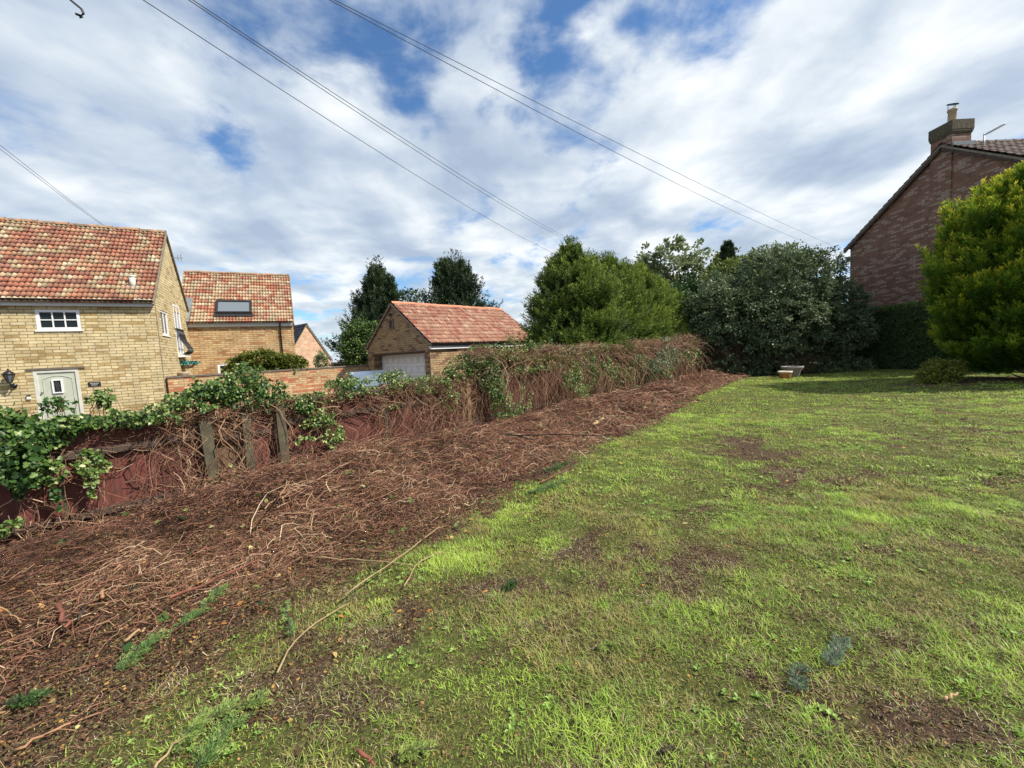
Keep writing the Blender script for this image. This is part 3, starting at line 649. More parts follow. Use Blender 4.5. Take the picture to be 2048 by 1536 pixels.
ux = V2(w_d); uy = np.cross(nb_, ux); cc_ = sum(pp)/4; hw = abs((pp[1]-pp[0]) @ ux)/2; hh_ = abs((pp[0]-pp[3]) @ uy)/2 
mb = MB()
def slab(mb, u0, u1, v0, v1, o0, o1): mb.box(cc_ + ux*u0 + uy*v0 + nb_*o0, ux*(u1-u0), uy*(v1-v0), nb_*(o1-o0))
e_ = .09
for a in ((-hw, hw, hh_-e_, hh_), (-hw, hw, -hh_, -hh_+e_), (-hw, -hw+e_, -hh_+e_, hh_-e_), (hw-e_, hw, -hh_+e_, hh_-e_)): slab(mb, *a, -.02, .09)
slab(mb, -hw-.06, hw+.06, -hh_-.22, -hh_-.003, -.02, .035)
rw = mb.build('roof_window', M['black_plastic'], hB); mb = MB(); slab(mb, -hw+e_, hw-e_, -hh_+e_, hh_-e_, .0, .05); mb.build('glass', M['skyglass'], rw)
# lead valley where the wing meets the gable
mb = MB(); q = [hit(a, b_, infB['E0'] + nb_*.075, nb_) for a, b_ in ((371, 596), (386, 595), (377, 644), (366, 645))]
mb.poly(q); mb.poly([z_ - nb_*.06 for z_ in q][::-1])
for i_ in range(4): mb.poly([q[i_], q[(i_+1) % 4], q[(i_+1) % 4] - nb_*.06, q[i_] - nb_*.06])
mb.build('lead_flashing', M['lead'], hB)
# --- garden wall
wa, wb = np.array([-12.38, 14.42]), np.array([-6.98, 19.72]); wd_ = (wb-wa)/np.linalg.norm(wb-wa); wl = np.linalg.norm(wb-wa)
gwl = empty('garden_wall', V2(wa, -.3), 'patchy orange and buff brick garden wall running from the cottage to the garage', 'wall')
mb = MB(); wallrect(mb, wa, wd_, 0, wl, -.35, 1.42); wallrect(mb, wb - nrm(wd_)*.24, -wd_, 0, wl, -.35, 1.42)
mb.build('brickwork', M['wall_brick'], gwl)
mb = MB(); k = 0
while k < wl - .01:
    e = min(wl, k + .45); wbox(mb, wa, wd_, k, e-.008, 1.42 + random.uniform(0, .008), 1.485, -.27, .035); k = e
mb.build('coping', M['coping'], gwl)
# basket of teal flowers and pot on the wall by the gable
p = at(376, 728, 17.0)
hb_ = empty('hanging_basket', p, 'basket of teal green foliage fixed to the gable under the balcony', 'hanging basket')
mb = MB(); mb.lathe(p - [0, 0, .20], [(.0, 0), (.12, .02), (.20, .10), (.26, .20), (.24, .2)], 18); mb.build('bowl', M['clay_pot'], hb_)
mb = MB(); mb.bar(p - [0, 0, .02], p - V2(nrm(g1))*.62 + [0, 0, .1], .015); mb.build('bracket', M['black_iron'], hb_)
N = 420; th = rng.uniform(0, 6.28, N); rr = .36*np.sqrt(rng.random(N)); P_ = p + np.stack([rr*np.cos(th), rr*np.sin(th), rng.uniform(-.08, .12, N)*(1.2-rr*2)], -1)
V, Fl, L, v = inst(*LEAF, P_, frames(rng.normal(size=(N, 3)) + [0, 0, .6]), rng.uniform(.05, .10, N), rng.random(N)); npmesh('foliage', V, Fl, L, M['teal_flower'], hb_, v=v)
p = at(367, 747, 16.2); pt_ = empty('stone_pot', (p[0], p[1], 1.2), 'pale clay pot standing below the teal basket at the garden wall', 'pot')
mb = MB(); mb.lathe((p[0], p[1], 1.2), [(.0, 0), (.10, 0), (.12, .05), (.15, .30), (.19, .36), (.19, .41), (.15, .41), (.14, .34)], 18); mb.build('pot_body', M['stone_step'], pt_); mb = MB(); mb.lathe((p[0], p[1], 1.2), [(.14, .36), (0, .38)], 18); mb.build('pot_soil', M['soil'], pt_)
# --- garage
CG = np.array([-3.25, 16.2]); gs = az(43); gg = az(-47)
hG = empty('brick_garage', V2(CG, -.3), 'detached brick garage with orange pantile roof and white panelled door, behind the ivy fence', 'garage')
CF = CG + gs*6.8
infG = gable_house(hG, CF, -gs, gg, 6.8, 5.1, 2.22, 4.10, -.35, 'garage_brick', [], [], 'tile_orange', 'ridge_orange', roll=.15, gauge=.30, ov=.15, verge=.06, end_holes=[(.55, 4.72, -.34, 1.88, .45)])
DG = CG + gg*5.1; ed = -gg
mb = MB(); wbox(mb, DG, ed, .56, 4.71, -.34, 1.875, -.46, -.42); dg = mb.build('garage_door', M['white_paint'], hG)
mb = MB()
for r_ in range(5):
    for c_i in range(8):
        a = .62 + c_i*.51; z0 = -.26 + r_*.43
        for q in ((a, a+.40, z0, z0+.02), (a, a+.40, z0+.29, z0+.31), (a, a+.02, z0+.02, z0+.29), (a+.38, a+.40, z0+.02, z0+.29)): wbox(mb, DG, ed, *q, -.42, -.405)
mb.build('panel_moulding', M['cream_paint'], dg)
mb = MB(); wbox(mb, DG, ed, .45, 4.82, 1.89, 1.96, .002, .02); mb.build('lintel', M['rail_wood'], hG)
mb = MB()
for q in ((2.22, 2.28, 3.08, 3.46), (2.52, 2.58, 3.08, 3.46), (2.28, 2.52, 3.40, 3.46), (2.16, 2.64, 3.02, 3.08)): wbox(mb, DG, ed, *q, .002, .05)
vw = mb.build('gable_vent', M['coping'], hG); mb = MB(); wbox(mb, DG, ed, 2.28, 2.52, 3.08, 3.40, .002, .012); mb.build('louvre', M['rail_wood'], vw)
mb = MB(); wbox(mb, DG, ed, 2.34, 2.42, 3.62, 3.72, .002, .10); mb.build('security_light', M['black_plastic'], hG)
nG = nrm(gs); mb = MB(); wbox(mb, CG, gs, 0, 6.8, 2.00, 2.12, .002, .12); mb.build('fascia', M['white_paint'], hG)
gutter(hG, V2(CG - gs*.05, 2.20) + V2(nG)*.18, V2(CF, 2.20) + V2(nG)*.18, nG, .06)
# --- house on the right
hR = empty('purple_brick_house', (20, 18.75, 0), 'tall dark purple brick house gable with a chimney, behind the golden conifer', 'house')
CR = np.array([20.0, 23.65])
infR = gable_house(hR, CR, np.array([1.0, 0]), np.array([0, -1.0]), 12, 9.8, 6.75, 9.95, 0, 'dark_brick', [], [], 'tile_dark', 'tile_dark', roll=.3, gauge=.33, ov=.3, verge=.12)
mb = MB()
for sgn in (0, 1):
    Ea = infR['E0'] if not sgn else np.array([infR['E0'][0], CR[1]-9.8-.3, infR['E0'][2]]); mb.bar(Ea - [0, 0, .13], infR['R0'] - [0, 0, .13], .04, .2)
mb.build('barge_board', M['rail_wood'], hR)
mb = MB(); CH = np.array([19.94, 19.25])
wallrect(mb, CH, np.array([0, -1.0]), 0, .9, 0, 10.55); wallrect(mb, CH + [.85, -.9], np.array([0, 1.0]), 0, .9, 6, 10.55)
wallrect(mb, CH + [0, -.9], np.array([1.0, 0]), 0, .85, 0, 10.55, uo=.9); wallrect(mb, CH + [.85, 0], np.array([-1.0, 0]), 0, .85, 6, 10.55, uo=1.9)
chm = mb.build('chimney', M['dark_brick'], hR)
mb = MB()
for z0, z1, e in ((10.30, 10.38, .03), (10.38, 10.46, .05), (10.46, 10.86, .06)): mb.box((19.94-e, 18.35-e, z0), (.85+2*e, 0, 0), (0, .9+2*e, 0), (0, 0, z1-z0))
mb.build('corbelled_cap', M['old_wood'] if False else M['chimney_cap'] if 'chimney_cap' in M else simple('chimney_cap', (.12, .10, .065), .95, .45, 9), chm)
mb = MB(); mb.lathe((20.35, 18.75, 10.86), [(.17, 0), (.15, .1), (.14, .55), (.17, .57), (.17, .66), (.12, .66), (.12, .3)], 18); mb.build('chimney_pot', M['clay_pot'], chm)
cb = MB(); ctr = np.array([20.35, 18.75, 11.70]); tl = np.array([.0, -.35, .94]); tl /= np.linalg.norm(tl); ta = np.cross(tl, [1, 0, 0]); ta /= np.linalg.norm(ta); tb = np.cross(tl, ta)
for rad_, dz in ((.19, 0), ): 
    ring = [ctr + (ta*math.cos(a) + tb*math.sin(a))*.20 for a in np.linspace(0, 2*math.pi, 16, endpoint=False)]; cb.poly([q + tl*.05 for q in ring]); cb.poly(ring[::-1])
    for k in range(16): cb.poly([ring[k], ring[(k+1) % 16], ring[(k+1) % 16] + tl*.05, ring[k] + tl*.05])
for a in (0, 2.1, 4.2): cb.bar(ctr + np.array([math.cos(a)*.14, math.sin(a)*.14, .02]), np.array([20.35+math.cos(a)*.14, 18.75+math.sin(a)*.14, 11.5]), .015)
cb.build('cowl', M['black_iron'], chm)
mb = MB(); mb.box((19.92, 18.26, 9.72), (.98, 0, 0), (0, .06, 0), (0, 0, .2)); mb.build('flashing', M['lead'], chm)
mb = MB(); a = np.array([20.95, 18.0, 9.0]); mb.tube([a, a + [0, 0, 1.05]], .022, 8); bm1 = a + [0, 0, .98]; bm2 = at(2010, 248, 16.9); bm1_ = bm1; mb.tube([bm1, bm2], .018, 6)
dd = (bm2 - bm1)/np.linalg.norm(bm2 - bm1); sd_ = np.cross(dd, [0, 0, 1]); sd_ /= np.linalg.norm(sd_)
for k in range(12): q = bm1 + (bm2-bm1)*(.12 + .85*k/11); mb.tube([q - sd_*.14*0 - np.array([0,0,.0]) - dd*.0 + sd_*.12, q - sd_*.12], .006, 4)
mb.build('television_aerial', M['grey_metal'], hR)
# --- distant gable with slate roof
hF = empty('distant_house', (-19, 38, 0), 'distant peach brick gable with slate roof, right of the wing', 'house')
PF = np.array([-19.04, 38.0]); dF = np.array([.6, .8])
gable_house(hF, PF - dF*2.1, np.array([-.8, .6]), dF, 7, 4.2, 2.0, 5.3, -.3, 'far_brick', [], [], 'slate', 'slate', roll=.35, gauge=.3, ov=.15, verge=.08)
dsh = MB(); q = at(641, 713, 37.3); dsh.lathe(q, [(0, 0), (.15, .03), (.3, .1), (.32, .12)], 14); dsh.bar(q, q + [-.3, .8, -.1], .05); dsh.build('satellite_dish', M['lead'], hF)
hO = empty('grey_pavilion', (-13, 32, 0), 'low grey tiered roof just left of the garage, far off', 'building')
q = at(722, 727, 32); mb = MB()
def hip(mb, c, w0, w1, z0, z1):
    P = lambda w, z, i_: c + np.array([(-w, w, w, -w)[i_], (-w, -w, w, w)[i_], z - c[2]])
    for i_ in range(4): mb.poly([P(w0, z0, i_), P(w0, z0, (i_+1) % 4), P(w1, z1, (i_+1) % 4), P(w1, z1, i_)])
    mb.poly([P(w1, z1, k) for k in range(4)])
zb = q[2]; hip(mb, q, 1.1, .62, zb, zb+.45); hip(mb, q, .40, .34, zb+.45, zb+.75); hip(mb, q, .5, .12, zb+.75, zb+1.0); mb.build('roof', M['grey_metal'], hO)
mb = MB(); hip(mb, q, .95, .95, -.3, zb); mb.build('wall', M['concrete'], hO)
# ------------------------------------------------------------------ parked car beyond the fence (only its top shows)
car = empty('parked_car', (-5.4, 13.6, -.3), 'silver blue car just showing above the ivy left of the garage door', 'car')
cx0 = np.array([-5.15, 14.4]); cd = az(150); cn = np.array([-cd[1], cd[0]])
prof_ = [(-2.1, .35, .62), (-2.1, .75, .74), (-1.95, .92, .78), (-1.75, 1.30, .66), (-1.2, 1.56, .60), (-.3, 1.60, .60), (.35, 1.48, .60), (1.05, 1.02, .74), (1.9, .86, .74), (2.1, .65, .72), (2.1, .35, .64)]
CP = lambda s, w, z: V2(cx0 + cd*s + cn*w, z - .30)
mb = MB()
for (a, za, wa_), (b_, zb_, wb_) in zip(prof_[:-1], prof_[1:]):
    mb.poly([CP(a, -wa_, za), CP(b_, -wb_, zb_), CP(b_, wb_, zb_), CP(a, wa_, za)])
for sg_ in (-1, 1):
    for (a, za, wa_), (b_, zb_, wb_) in zip(prof_[:-1], prof_[1:]):
        lo_a, lo_b = min(za, .95), min(zb_, .95)
        mb.poly([CP(a, sg_*.84, .35), CP(b_, sg_*.84, .35), CP(b_, sg_*.84, lo_b), CP(a, sg_*.84, lo_a)])
        mb.poly([CP(a, sg_*.84, lo_a), CP(b_, sg_*.84, lo_b), CP(b_, sg_*wb_, zb_), CP(a, sg_*wa_, za)])
mb.build('body', M['car_paint'], car, smooth=False)
for (s0, z0, w0, s1, z1, w1) in ((.42, 1.455, .54, 1.0, 1.085, .66), (-1.71, 1.30+.03, .58, -1.28, 1.545, .54)):
    gb = MB(); gb.poly([CP(s0, -w0, z0+.02), CP(s1, -w1, z1+.02), CP(s1, w1, z1+.02), CP(s0, w0, z0+.02)])
    gb.build('windscreen' if s0 > 0 else 'rear_window', M['skyglass'], car)
for sg_ in (-1, 1):
    for s0, s1 in ((-1.6, -.35), (-.28, .75)):
        gb = MB(); gb.poly([CP(s0, sg_*.825, 1.0), CP(s1, sg_*.825, 1.0), CP(min(s1, .3), sg_*.665, 1.44), CP(max(s0, -1.3), sg_*.665, 1.46)])
        gb.build('side_window', M['glass'], car)
for s_ in (-1.35, 1.35):
    for sg_ in (-1, 1):
        mb = MB(); a = CP(s_, sg_*.70, .32); mb.tube([a, a + V2(cn)*sg_*.2], .32, 18); wh = mb.build('wheel', M['rubber'], car)
        mb = MB(); mb.tube([a + V2(cn)*sg_*.18, a + V2(cn)*sg_*.205], .19, 12); mb.build('rim', M['grey_metal'], wh)
# ------------------------------------------------------------------ pots at the end of the garden
p = at(1584, 749, 17.5); pz = float(hgt(p[0], p[1]))
o = empty('large_planter', (p[0], p[1], pz), 'large grey flared planter at the edge of the dark shrub', 'planter'); c = np.array([p[0], p[1], pz])
mb = MB(); mb.lathe(c, [(0, 0), (.24, 0), (.27, .05), (.33, .28), (.42, .40), (.43, .46), (.38, .46), (.33, .34)], 28); mb.build('planter_body', M['planter_grey'], o, smooth=True)
mb = MB(); mb.lathe(c, [(.34, .37), (0, .39)], 18); mb.build('planter_soil', M['soil'], o)
mb = MB()
for a in range(7): mb.tube([c + [.1*math.cos(a), .1*math.sin(a), .38], c + [.2*math.cos(a), .2*math.sin(a), .55], c + [.26*math.cos(a+.3), .26*math.sin(a), .66]], .006, 4)
mb.build('dead_stems', M['bark'], o)
p = at(1570, 757, 16.8); c = np.array([p[0], p[1], float(hgt(p[0], p[1]))]); o = empty('terracotta_pot', c, 'orange terracotta pot with pale rim in front of the grey planter', 'pot')
mb = MB(); mb.lathe(c, [(0, 0), (.17, 0), (.20, .04), (.235, .24)], 28); mb.build('pot_body', M['terracotta'], o, smooth=True)
mb = MB(); mb.lathe(c, [(.24, .235), (.262, .25), (.268, .31), (.22, .315), (.20, .24), (0, .25)], 28); mb.build('rim', M['pale_rim'], o)
# ------------------------------------------------------------------ overhead cables
def cable(name, pts, rad, label, sag=.25):
    """pts: 3D points the cable passes; straightened and hung with a little sag"""
    A, B = np.array(pts[0], float), np.array(pts[1], float); d = B - A; k = 48; mb = MB(); Pp = []
    for i_ in range(k + 1):
        t_ = -.6 + 1.9*i_/k; q = A + d*t_; q[2] += -sag*4*(t_*(1 - t_)) if 0 <= t_ <= 1 else sag*1.2*min(abs(t_), abs(1 - t_))*2
        Pp.append(q)
    mb.tube(Pp, rad, 5); o_ = mb.build(name, M['cable'], None, smooth=True); return tag(o_, label, 'cable', 'overhead cables')
cable('overhead_cable', (at(287, 0, 6.2), at(1088, 497, 24)), .0065, 'single overhead cable, lowest one crossing the sky towards the tall conifer hedge', .20)
cable('overhead_cable', (at(378, 0, 6.4), at(1122, 474, 24)), .0065, 'lower of the two close cables running down to the conifer hedge top', .20)
cable('overhead_cable', (at(386, 0, 6.4), at(1129, 473, 24)), .0065, 'upper of the two close cables running down to the conifer hedge top', .16)
cable('overhead_cable', (at(660, 0, 7), at(1590, 476, 26)), .0065, 'lower of the two cables running across the upper right sky to the dark shrub', .22)
cable('overhead_cable', (at(670, 0, 7), at(1640, 480, 27)), .006, 'upper, fainter cable of the pair ending behind the big dark shrub', .12)
def cable2(px0, px1, Y0, Y1, label):
    A, B = at(*px0, Y0), at(*px1, Y1); mb = MB(); mb.tube([A - (B-A)*1.2, A, (A+B)/2 - [0, 0, .04], B, B + (B-A)*.35 - [0, 0, .3]], .006, 5)
    tag(mb.build('overhead_cable', M['cable'], None), label, 'cable', 'overhead cables')
cable2((0, 290), (218, 458), 11, 17.5, 'upper of two thin cables dropping to the cottage roof ridge at the left')
cable2((0, 298), (222, 463), 11, 17.5, 'lower of two thin cables dropping to the cottage roof ridge at the left')
P_ = [at(*q, 3.0) for q in ((60, -130), (141, 0), (163, 18), (167, 27), (163, 32), (152, 28))]
mb = MB(); mb.tube([P_[0] + [-.6, -1.2, .9]] + P_, .008, 6); mb.tube([P_[4], at(160, 35, 3.0), at(165, 33, 3.0)], .006, 5)
o = mb.build('hanging_hook', M['cable'], None); tag(o, 'dark bent wire hook hanging into the top left of the sky', 'hook')
# ------------------------------------------------------------------ garden fence
fe = empty('garden_fence', FP(np.array(0.), np.array(0.), 0.).reshape(3), 'red brown boarded garden fence with mossy posts, half buried in ivy', 'fence')
def fbox(mb, t0, t1, d0, d1, z0, z1, lean=0.0):
    p = FP(t0, d0, z0).reshape(3); mb.box(p, V2(FD*(t1-t0)), V2(FN*(d1-d0)), [FD[0]*lean, FD[1]*lean, z1-z0])
def panel(t0, t1, top, mat, bw=.14, zb=-.12, d=0.0, gap=.0):
    mb = MB(); t_ = t0
    while t_ < t1 - .02:
        w_ = min(bw, t1 - t_); j_ = random.uniform(-.006, .006)
        fbox(mb, t_ + gap, t_ + w_ + (.012 if not gap else 0), d + j_ - .012, d + j_ + random.uniform(.004, .012), zb, top + random.uniform(-.012, .012)); t_ += w_
    return mb.build('panel', M[mat], fe)
def rail(t0, t1, z, h_=.075, dp=.06):
    mb = MB(); fbox(mb, t0, t1, .014, .014+dp, z + random.uniform(-.01, .01), z+h_); return mb.build('rail', M['rail_wood'], fe)
def post(t_, w_, top, mat='old_wood', d=.03, lean=0.0):
    mb = MB(); fbox(mb, t_-w_/2, t_+w_/2, d, d+.09, -.2, top, lean); return mb.build('post', M[mat], fe, bevel=.006)
for t0, t1 in ((-2.6, -.95), (-.9, .35), (.40, 1.66), (2.58, 4.32), (4.38, 6.18)):
    panel(t0, t1, 1.10, 'red_board'); rail(t0, t1, .80); rail(t0, t1, .10)
panel(1.74, 2.08, 1.02, 'brown_board', d=-.06); panel(2.17, 2.50, 1.05, 'red_board', d=-.03); rail(1.74, 2.5, .72, .06, .03)
for t_, l_ in ((-.92, 0), (.375, .02)): post(t_, .10, 1.14, d=-.09)
post(1.70, .125, 1.02, lean=-.05, d=.07); post(2.125, .11, 1.08, d=.02); post(2.56, .12, 1.10, lean=-.01, d=.06); post(4.35, .10, 1.12, d=-.08); post(6.27, .09, 1.18, 'fresh_wood', d=.06)
t_ = 6.36
while t_ < 24.2:
    panel(t_, t_+1.80, 1.60, 'red_board', bw=.10, gap=.006); rail(t_, t_+1.80, 1.3); rail(t_, t_+1.8, .2); post(t_+1.845, .09, 1.66, d=-.05); t_ += 1.89
# ------------------------------------------------------------------ ivy on the fence
def vines(N, t0, t1, top, thick, vr=(.2, 1), outd=.35, wander=.16, K=11, zend=.0):
    t = rng.uniform(t0, t1, N); s = np.linspace(0, 1, K)[None]
    ztop = top + rng.uniform(-.12, .16, N) + (.34*(fbm(t*1.3, t*0, 3)-.5) if top > 1.5 else .16*(fbm(t*2, t*0, 3)-.5)); zb = np.where(rng.random(N) < .6, zend + rng.uniform(-.02, .12, N), rng.uniform(.1, .8, N)*top)
    z = ztop[:, None] + (zb - ztop)[:, None]*s**rng.uniform(.9, 1.5, N)[:, None] + .10*np.sin(s*3.1)*rng.random(N)[:, None]
    od = rng.gamma(2, outd/3, N)[:, None]
    d = .05 + od*np.sin(np.clip(s*1.25, 0, 1)*1.57)*(.55+.45*s) + .03*np.sin(s*rng.uniform(5, 14, N)[:, None] + rng.uniform(0, 6, N)[:, None])
    wt = t[:, None] + np.cumsum(rng.normal(0, 1, (N, K)), 1)*wander/K**.5*1.2 + wander*np.sin(s*rng.uniform(2, 9, N)[:, None] + rng.uniform(0, 6, N)[:, None]) + rng.normal(0, .22, N)[:, None]*s
    P = FP(wt, d, 0); P[..., 2] = z
    rad = (thick*rng.uniform(.35, 1.4, N))[:, None]*np.linspace(1.1, .6, K)[None]
    return tubes(P, rad, rng.uniform(*vr, N)*rng.uniform(.5, 1, N), 4)
def tangle(N, t0, t1, d0, d1, z0, z1, ln, thick, vr=(0, .9), K=5):
    c = FP(rng.uniform(t0, t1, N), rng.uniform(d0, d1, N), 0); c[:, 2] = rng.uniform(z0, z1, N); tt_ = td(c[:, 0], c[:, 1])[0]; c[:, 2] += (.45*(fbm(tt_*1.3, tt_*0, 3)-.5) if z0 > 1.3 else 0)
    dr_ = unit(rng.normal(size=(N, 3))*[1, 1, .6]); b_ = unit(rng.normal(size=(N, 3))); s = np.linspace(-.5, .5, K)[None, :, None]; l = rng.uniform(.4, 1.3, N)[:, None, None]*ln
    P = c[:, None] + dr_[:, None]*s*l + b_[:, None]*(s*s*4 - .5)*l*rng.uniform(0, .3, N)[:, None, None]
    return tubes(P, (thick*rng.uniform(.5, 1.3, N))[:, None]*np.ones((N, K)), rng.uniform(*vr, N), 3)
def leaves(cl, tpl=IVY):
    out = []
    for (t, d, z, rt, rd, rz, N, size, *vv) in cl:
        N = int(N*2.1); size = size*.64; d = d + .05; rz = rz*1.15; lo, hi = vv if vv else (0, 1)
        nc_ = max(3, N//14); q = rng.normal(size=(nc_, 3)); q = unit(q)*rng.random((nc_, 1))**.45
        cc = q[rng.integers(0, nc_, N)] + rng.normal(0, .13, (N, 3))
        P = FP(t + cc[:, 0]*rt, d + cc[:, 1]*rd, 0); P[:, 2] = z + cc[:, 2]*rz
        n_ = unit(rng.normal(size=(N, 3))*.55 + [FN[0]*.6, FN[1]*.6, .55]); dn = rng.normal(size=(N, 3))*.6 + [0, 0, -.6]
        out.append(inst(*tpl, P, frames(dn, n_), size*rng.uniform(.55, 1.25, N), np.clip(rng.normal((lo+hi)/2, (hi-lo)/3.2, N), 0, 1)))
    return out
def fence_t(px, py=None):
    y = py or 800; n3 = V2(FN); d_ = ray(px, y); o_ = np.array([0, 0, EYE]); k = ((V2(F0) - o_) @ n3)/(d_ @ n3); p = o_ + d_*k
    return float(td(p[0], p[1])[0]), float(p[2])
def cl(px, py, wx, wy, N, size, d=.12, rd=.12, lo=0, hi=1):
    """leaf cluster given where it sits on the fence plane"""
    t, z = fence_t(px, py); t1, _ = fence_t(px + wx, py); t0, _ = fence_t(px - wx, py); _, z1 = fence_t(px, py - wy); _, z0 = fence_t(px, py + wy)
    return (t, d, z, abs(t1-t0)/2, rd, abs(z1-z0)/2, N, size, lo, hi)
def ivy(t0, label, clusters, vn_, thick=.005, top=1.1, tang=(), mat='ivy_leaf', outd=.3, wander=.16, extra=()):
    t_a, t_b = t0
    o_ = empty('climbing_ivy', FP(np.array((t_a+t_b)/2), np.array(.1), 0.).reshape(3), label, 'ivy', 'ivy climbing over the garden fence')
    parts = [vines(int(n_), t_a, t_b, top, th, outd=outd, wander=wander) for n_, th in vn_] + [tangle(*a) for a in tang]
    for c_ in clusters:                                       # shoots that carry the clumps standing above the fence
        if c_[2] > top + .06:
            m_ = 9; tt = c_[0] + rng.normal(0, c_[3]*.5, m_); K = 6; s_ = np.linspace(0, 1, K)[None]
            P = FP(tt[:, None] + rng.normal(0, .12, (m_, 1))*(1 - s_) + .03*np.sin(s_*6 + rng.uniform(0, 6, (m_, 1))), c_[1]*s_ + rng.normal(0, .03, (m_, 1)), 0); P[..., 2] = top - .1 + (c_[2] + rng.uniform(-.3, 1.0, (m_, 1))*c_[5] - top + .1)*s_
            parts.append(tubes(P, np.full((m_, K), .0035), rng.uniform(.2, .8, m_), 4))
    V, Fl, L, v = joinb(parts); npmesh('stems', V, Fl, L, M['vine'], o_, v=v)
    bnd = []
    for q in np.arange(max(t_a, -1.2), t_b, .16):          # loose run of small leaves along the top
        sc_ = 1 if q < 6.3 else 1.15 + q*.03
        zt = (top + .08 if top < 1.5 else top + .02 + .55*(float(fbm(np.array(q*1.3), np.array(0.), 3))-.5)); k_ = float(fbm(np.array(q*1.9), np.array(7.), 3))
        if k_ > .38: bnd.append((q, rng.uniform(-.1, .2), zt, .16, .2, (.05 + .22*max(0, k_-.42))*sc_, 16 + 50*(k_-.38)/.3, .045*sc_, .15, 1))
    V, Fl, L, v = joinb(leaves(clusters + bnd)); npmesh('leaves', V, Fl, L, M[mat], o_, v=v)
    for mt, cc in extra:
        V, Fl, L, v = joinb(leaves(cc)); npmesh('leaves', V, Fl, L, M[mt], o_, v=v)
ivy((-2.2, 1.25), 'glossy dark green ivy over the fence at the left edge, below the pale green door',
    [cl(35, 900, 55, 70, 650, .075, .2, .2, 0, .75), cl(20, 850, 60, 30, 420, .07, .1, .2, .1, .9), cl(130, 850, 80, 16, 520, .06, .05, .2, .1, .9), cl(250, 838, 70, 14, 340, .055, .0, .2, .1, .9),
     cl(205, 795, 26, 22, 170, .055, -.05, .1, .3, 1), cl(120, 805, 45, 14, 90, .05, -.1, .15, .1, .7), cl(180, 925, 34, 26, 190, .06, .16, .08, .45, 1), cl(90, 935, 60, 20, 170, .055, .16, .1, .3, .9), cl(180, 965, 10, 20, 30, .07, .16, .04, .6, 1),
     cl(112, 985, 10, 28, 45, .06, .12, .05, 0, .6), cl(15, 1040, 40, 14, 110, .05, .3, .15, .2, 1), cl(25, 1100, 34, 22, 150, .055, .45, .2, .3, 1), cl(60, 870, 90, 30, 350, .065, .12, .2, 0, .8)],
    [(36, .0065), (60, .0025)], outd=.12, tang=[(700, -2.2, 1.25, -.12, .14, 1.04, 1.17, .26, .003), (500, -2.2, 1.3, .02, .25, .0, .2, .3, .003), (60, -.3, 1.3, .0, .12, .3, 1.0, .4, .004)])
ivy((1.2, 2.75), 'ivy bushing up over the mossy green posts, in front of the yellow green shrub',
    [cl(490, 765, 42, 34, 420, .06, 0, .18, .1, .9), cl(455, 790, 70, 20, 330, .055, .05, .2, 0, .8), cl(400, 795, 60, 22, 300, .055, 0, .2, .1, 1), cl(345, 805, 40, 18, 160, .055, 0, .2, .2, 1), cl(430, 778, 55, 26, 330, .06, 0, .2, .1, .95), cl(540, 775, 30, 20, 120, .055, 0, .15, .1, .9), cl(520, 800, 30, 26, 160, .055, .02, .15, 0, .7), cl(590, 885, 8, 8, 16, .06, .12, .04, .5, 1), cl(453, 925, 4, 3, 4, .05, .15, .03, .8, 1)],
    [(36, .0065), (80, .0026)], tang=[(700, 1.1, 2.8, -.12, .16, 1.04, 1.18, .24, .003), (120, 1.2, 1.65, .02, .1, .2, 1.0, .3, .0028), (200, 1.3, 2.1, .1, .4, .1, .3, .5, .004)], outd=.14)
ivy((2.75, 4.45), 'ivy trailing down bare red boards to the right of the last green post',
    [cl(610, 815, 24, 22, 200, .055, .1, .1, .0, .8), cl(630, 840, 34, 22, 220, .055, .14, .08, .2, 1), cl(660, 875, 24, 26, 150, .06, .17, .06, .4, 1), cl(605, 878, 14, 12, 40, .06, .14, .05, .5, 1), cl(700, 770, 36, 18, 330, .05, 0, .2, .2, 1), cl(645, 935, 14, 8, 50, .05, .25, .06, 0, .5), cl(672, 770, 20, 12, 100, .05, -.1, .2, .1, .8), cl(600, 803, 90, 9, 260, .045, .0, .16, .1, .9), cl(560, 795, 30, 12, 120, .045, 0, .15, .1, .9), cl(730, 785, 50, 10, 170, .045, .0, .16, .1, .9)],
    [(36, .006), (80, .0025)], tang=[(650, 2.7, 4.5, -.12, .14, 1.04, 1.18, .24, .003), (200, 2.7, 4.4, .02, .2, .0, .2, .3, .003)], outd=.12, wander=.2)
ivy((4.4, 6.5), 'thick curtain of bare brown ivy stems left of the pale wooden post',
    [cl(800, 765, 60, 18, 480, .05, 0, .2, .2, 1), cl(775, 755, 40, 14, 200, .045, -.05, .2, .1, 1), cl(860, 765, 34, 14, 180, .05, .0, .2, .3, 1), cl(780, 815, 10, 12, 20, .05, .12, .05, .3, 1), cl(850, 778, 50, 10, 220, .045, .05, .2, .2, 1), cl(880, 790, 20, 25, 120, .045, .25, .15, .2, 1)],
    [(60, .0065), (190, .003)], top=1.15, tang=[(1100, 4.3, 6.5, -.12, .2, 1.02, 1.25, .26, .003), (260, 5.0, 6.5, .05, .3, .2, 1.1, .3, .003)], outd=.25)
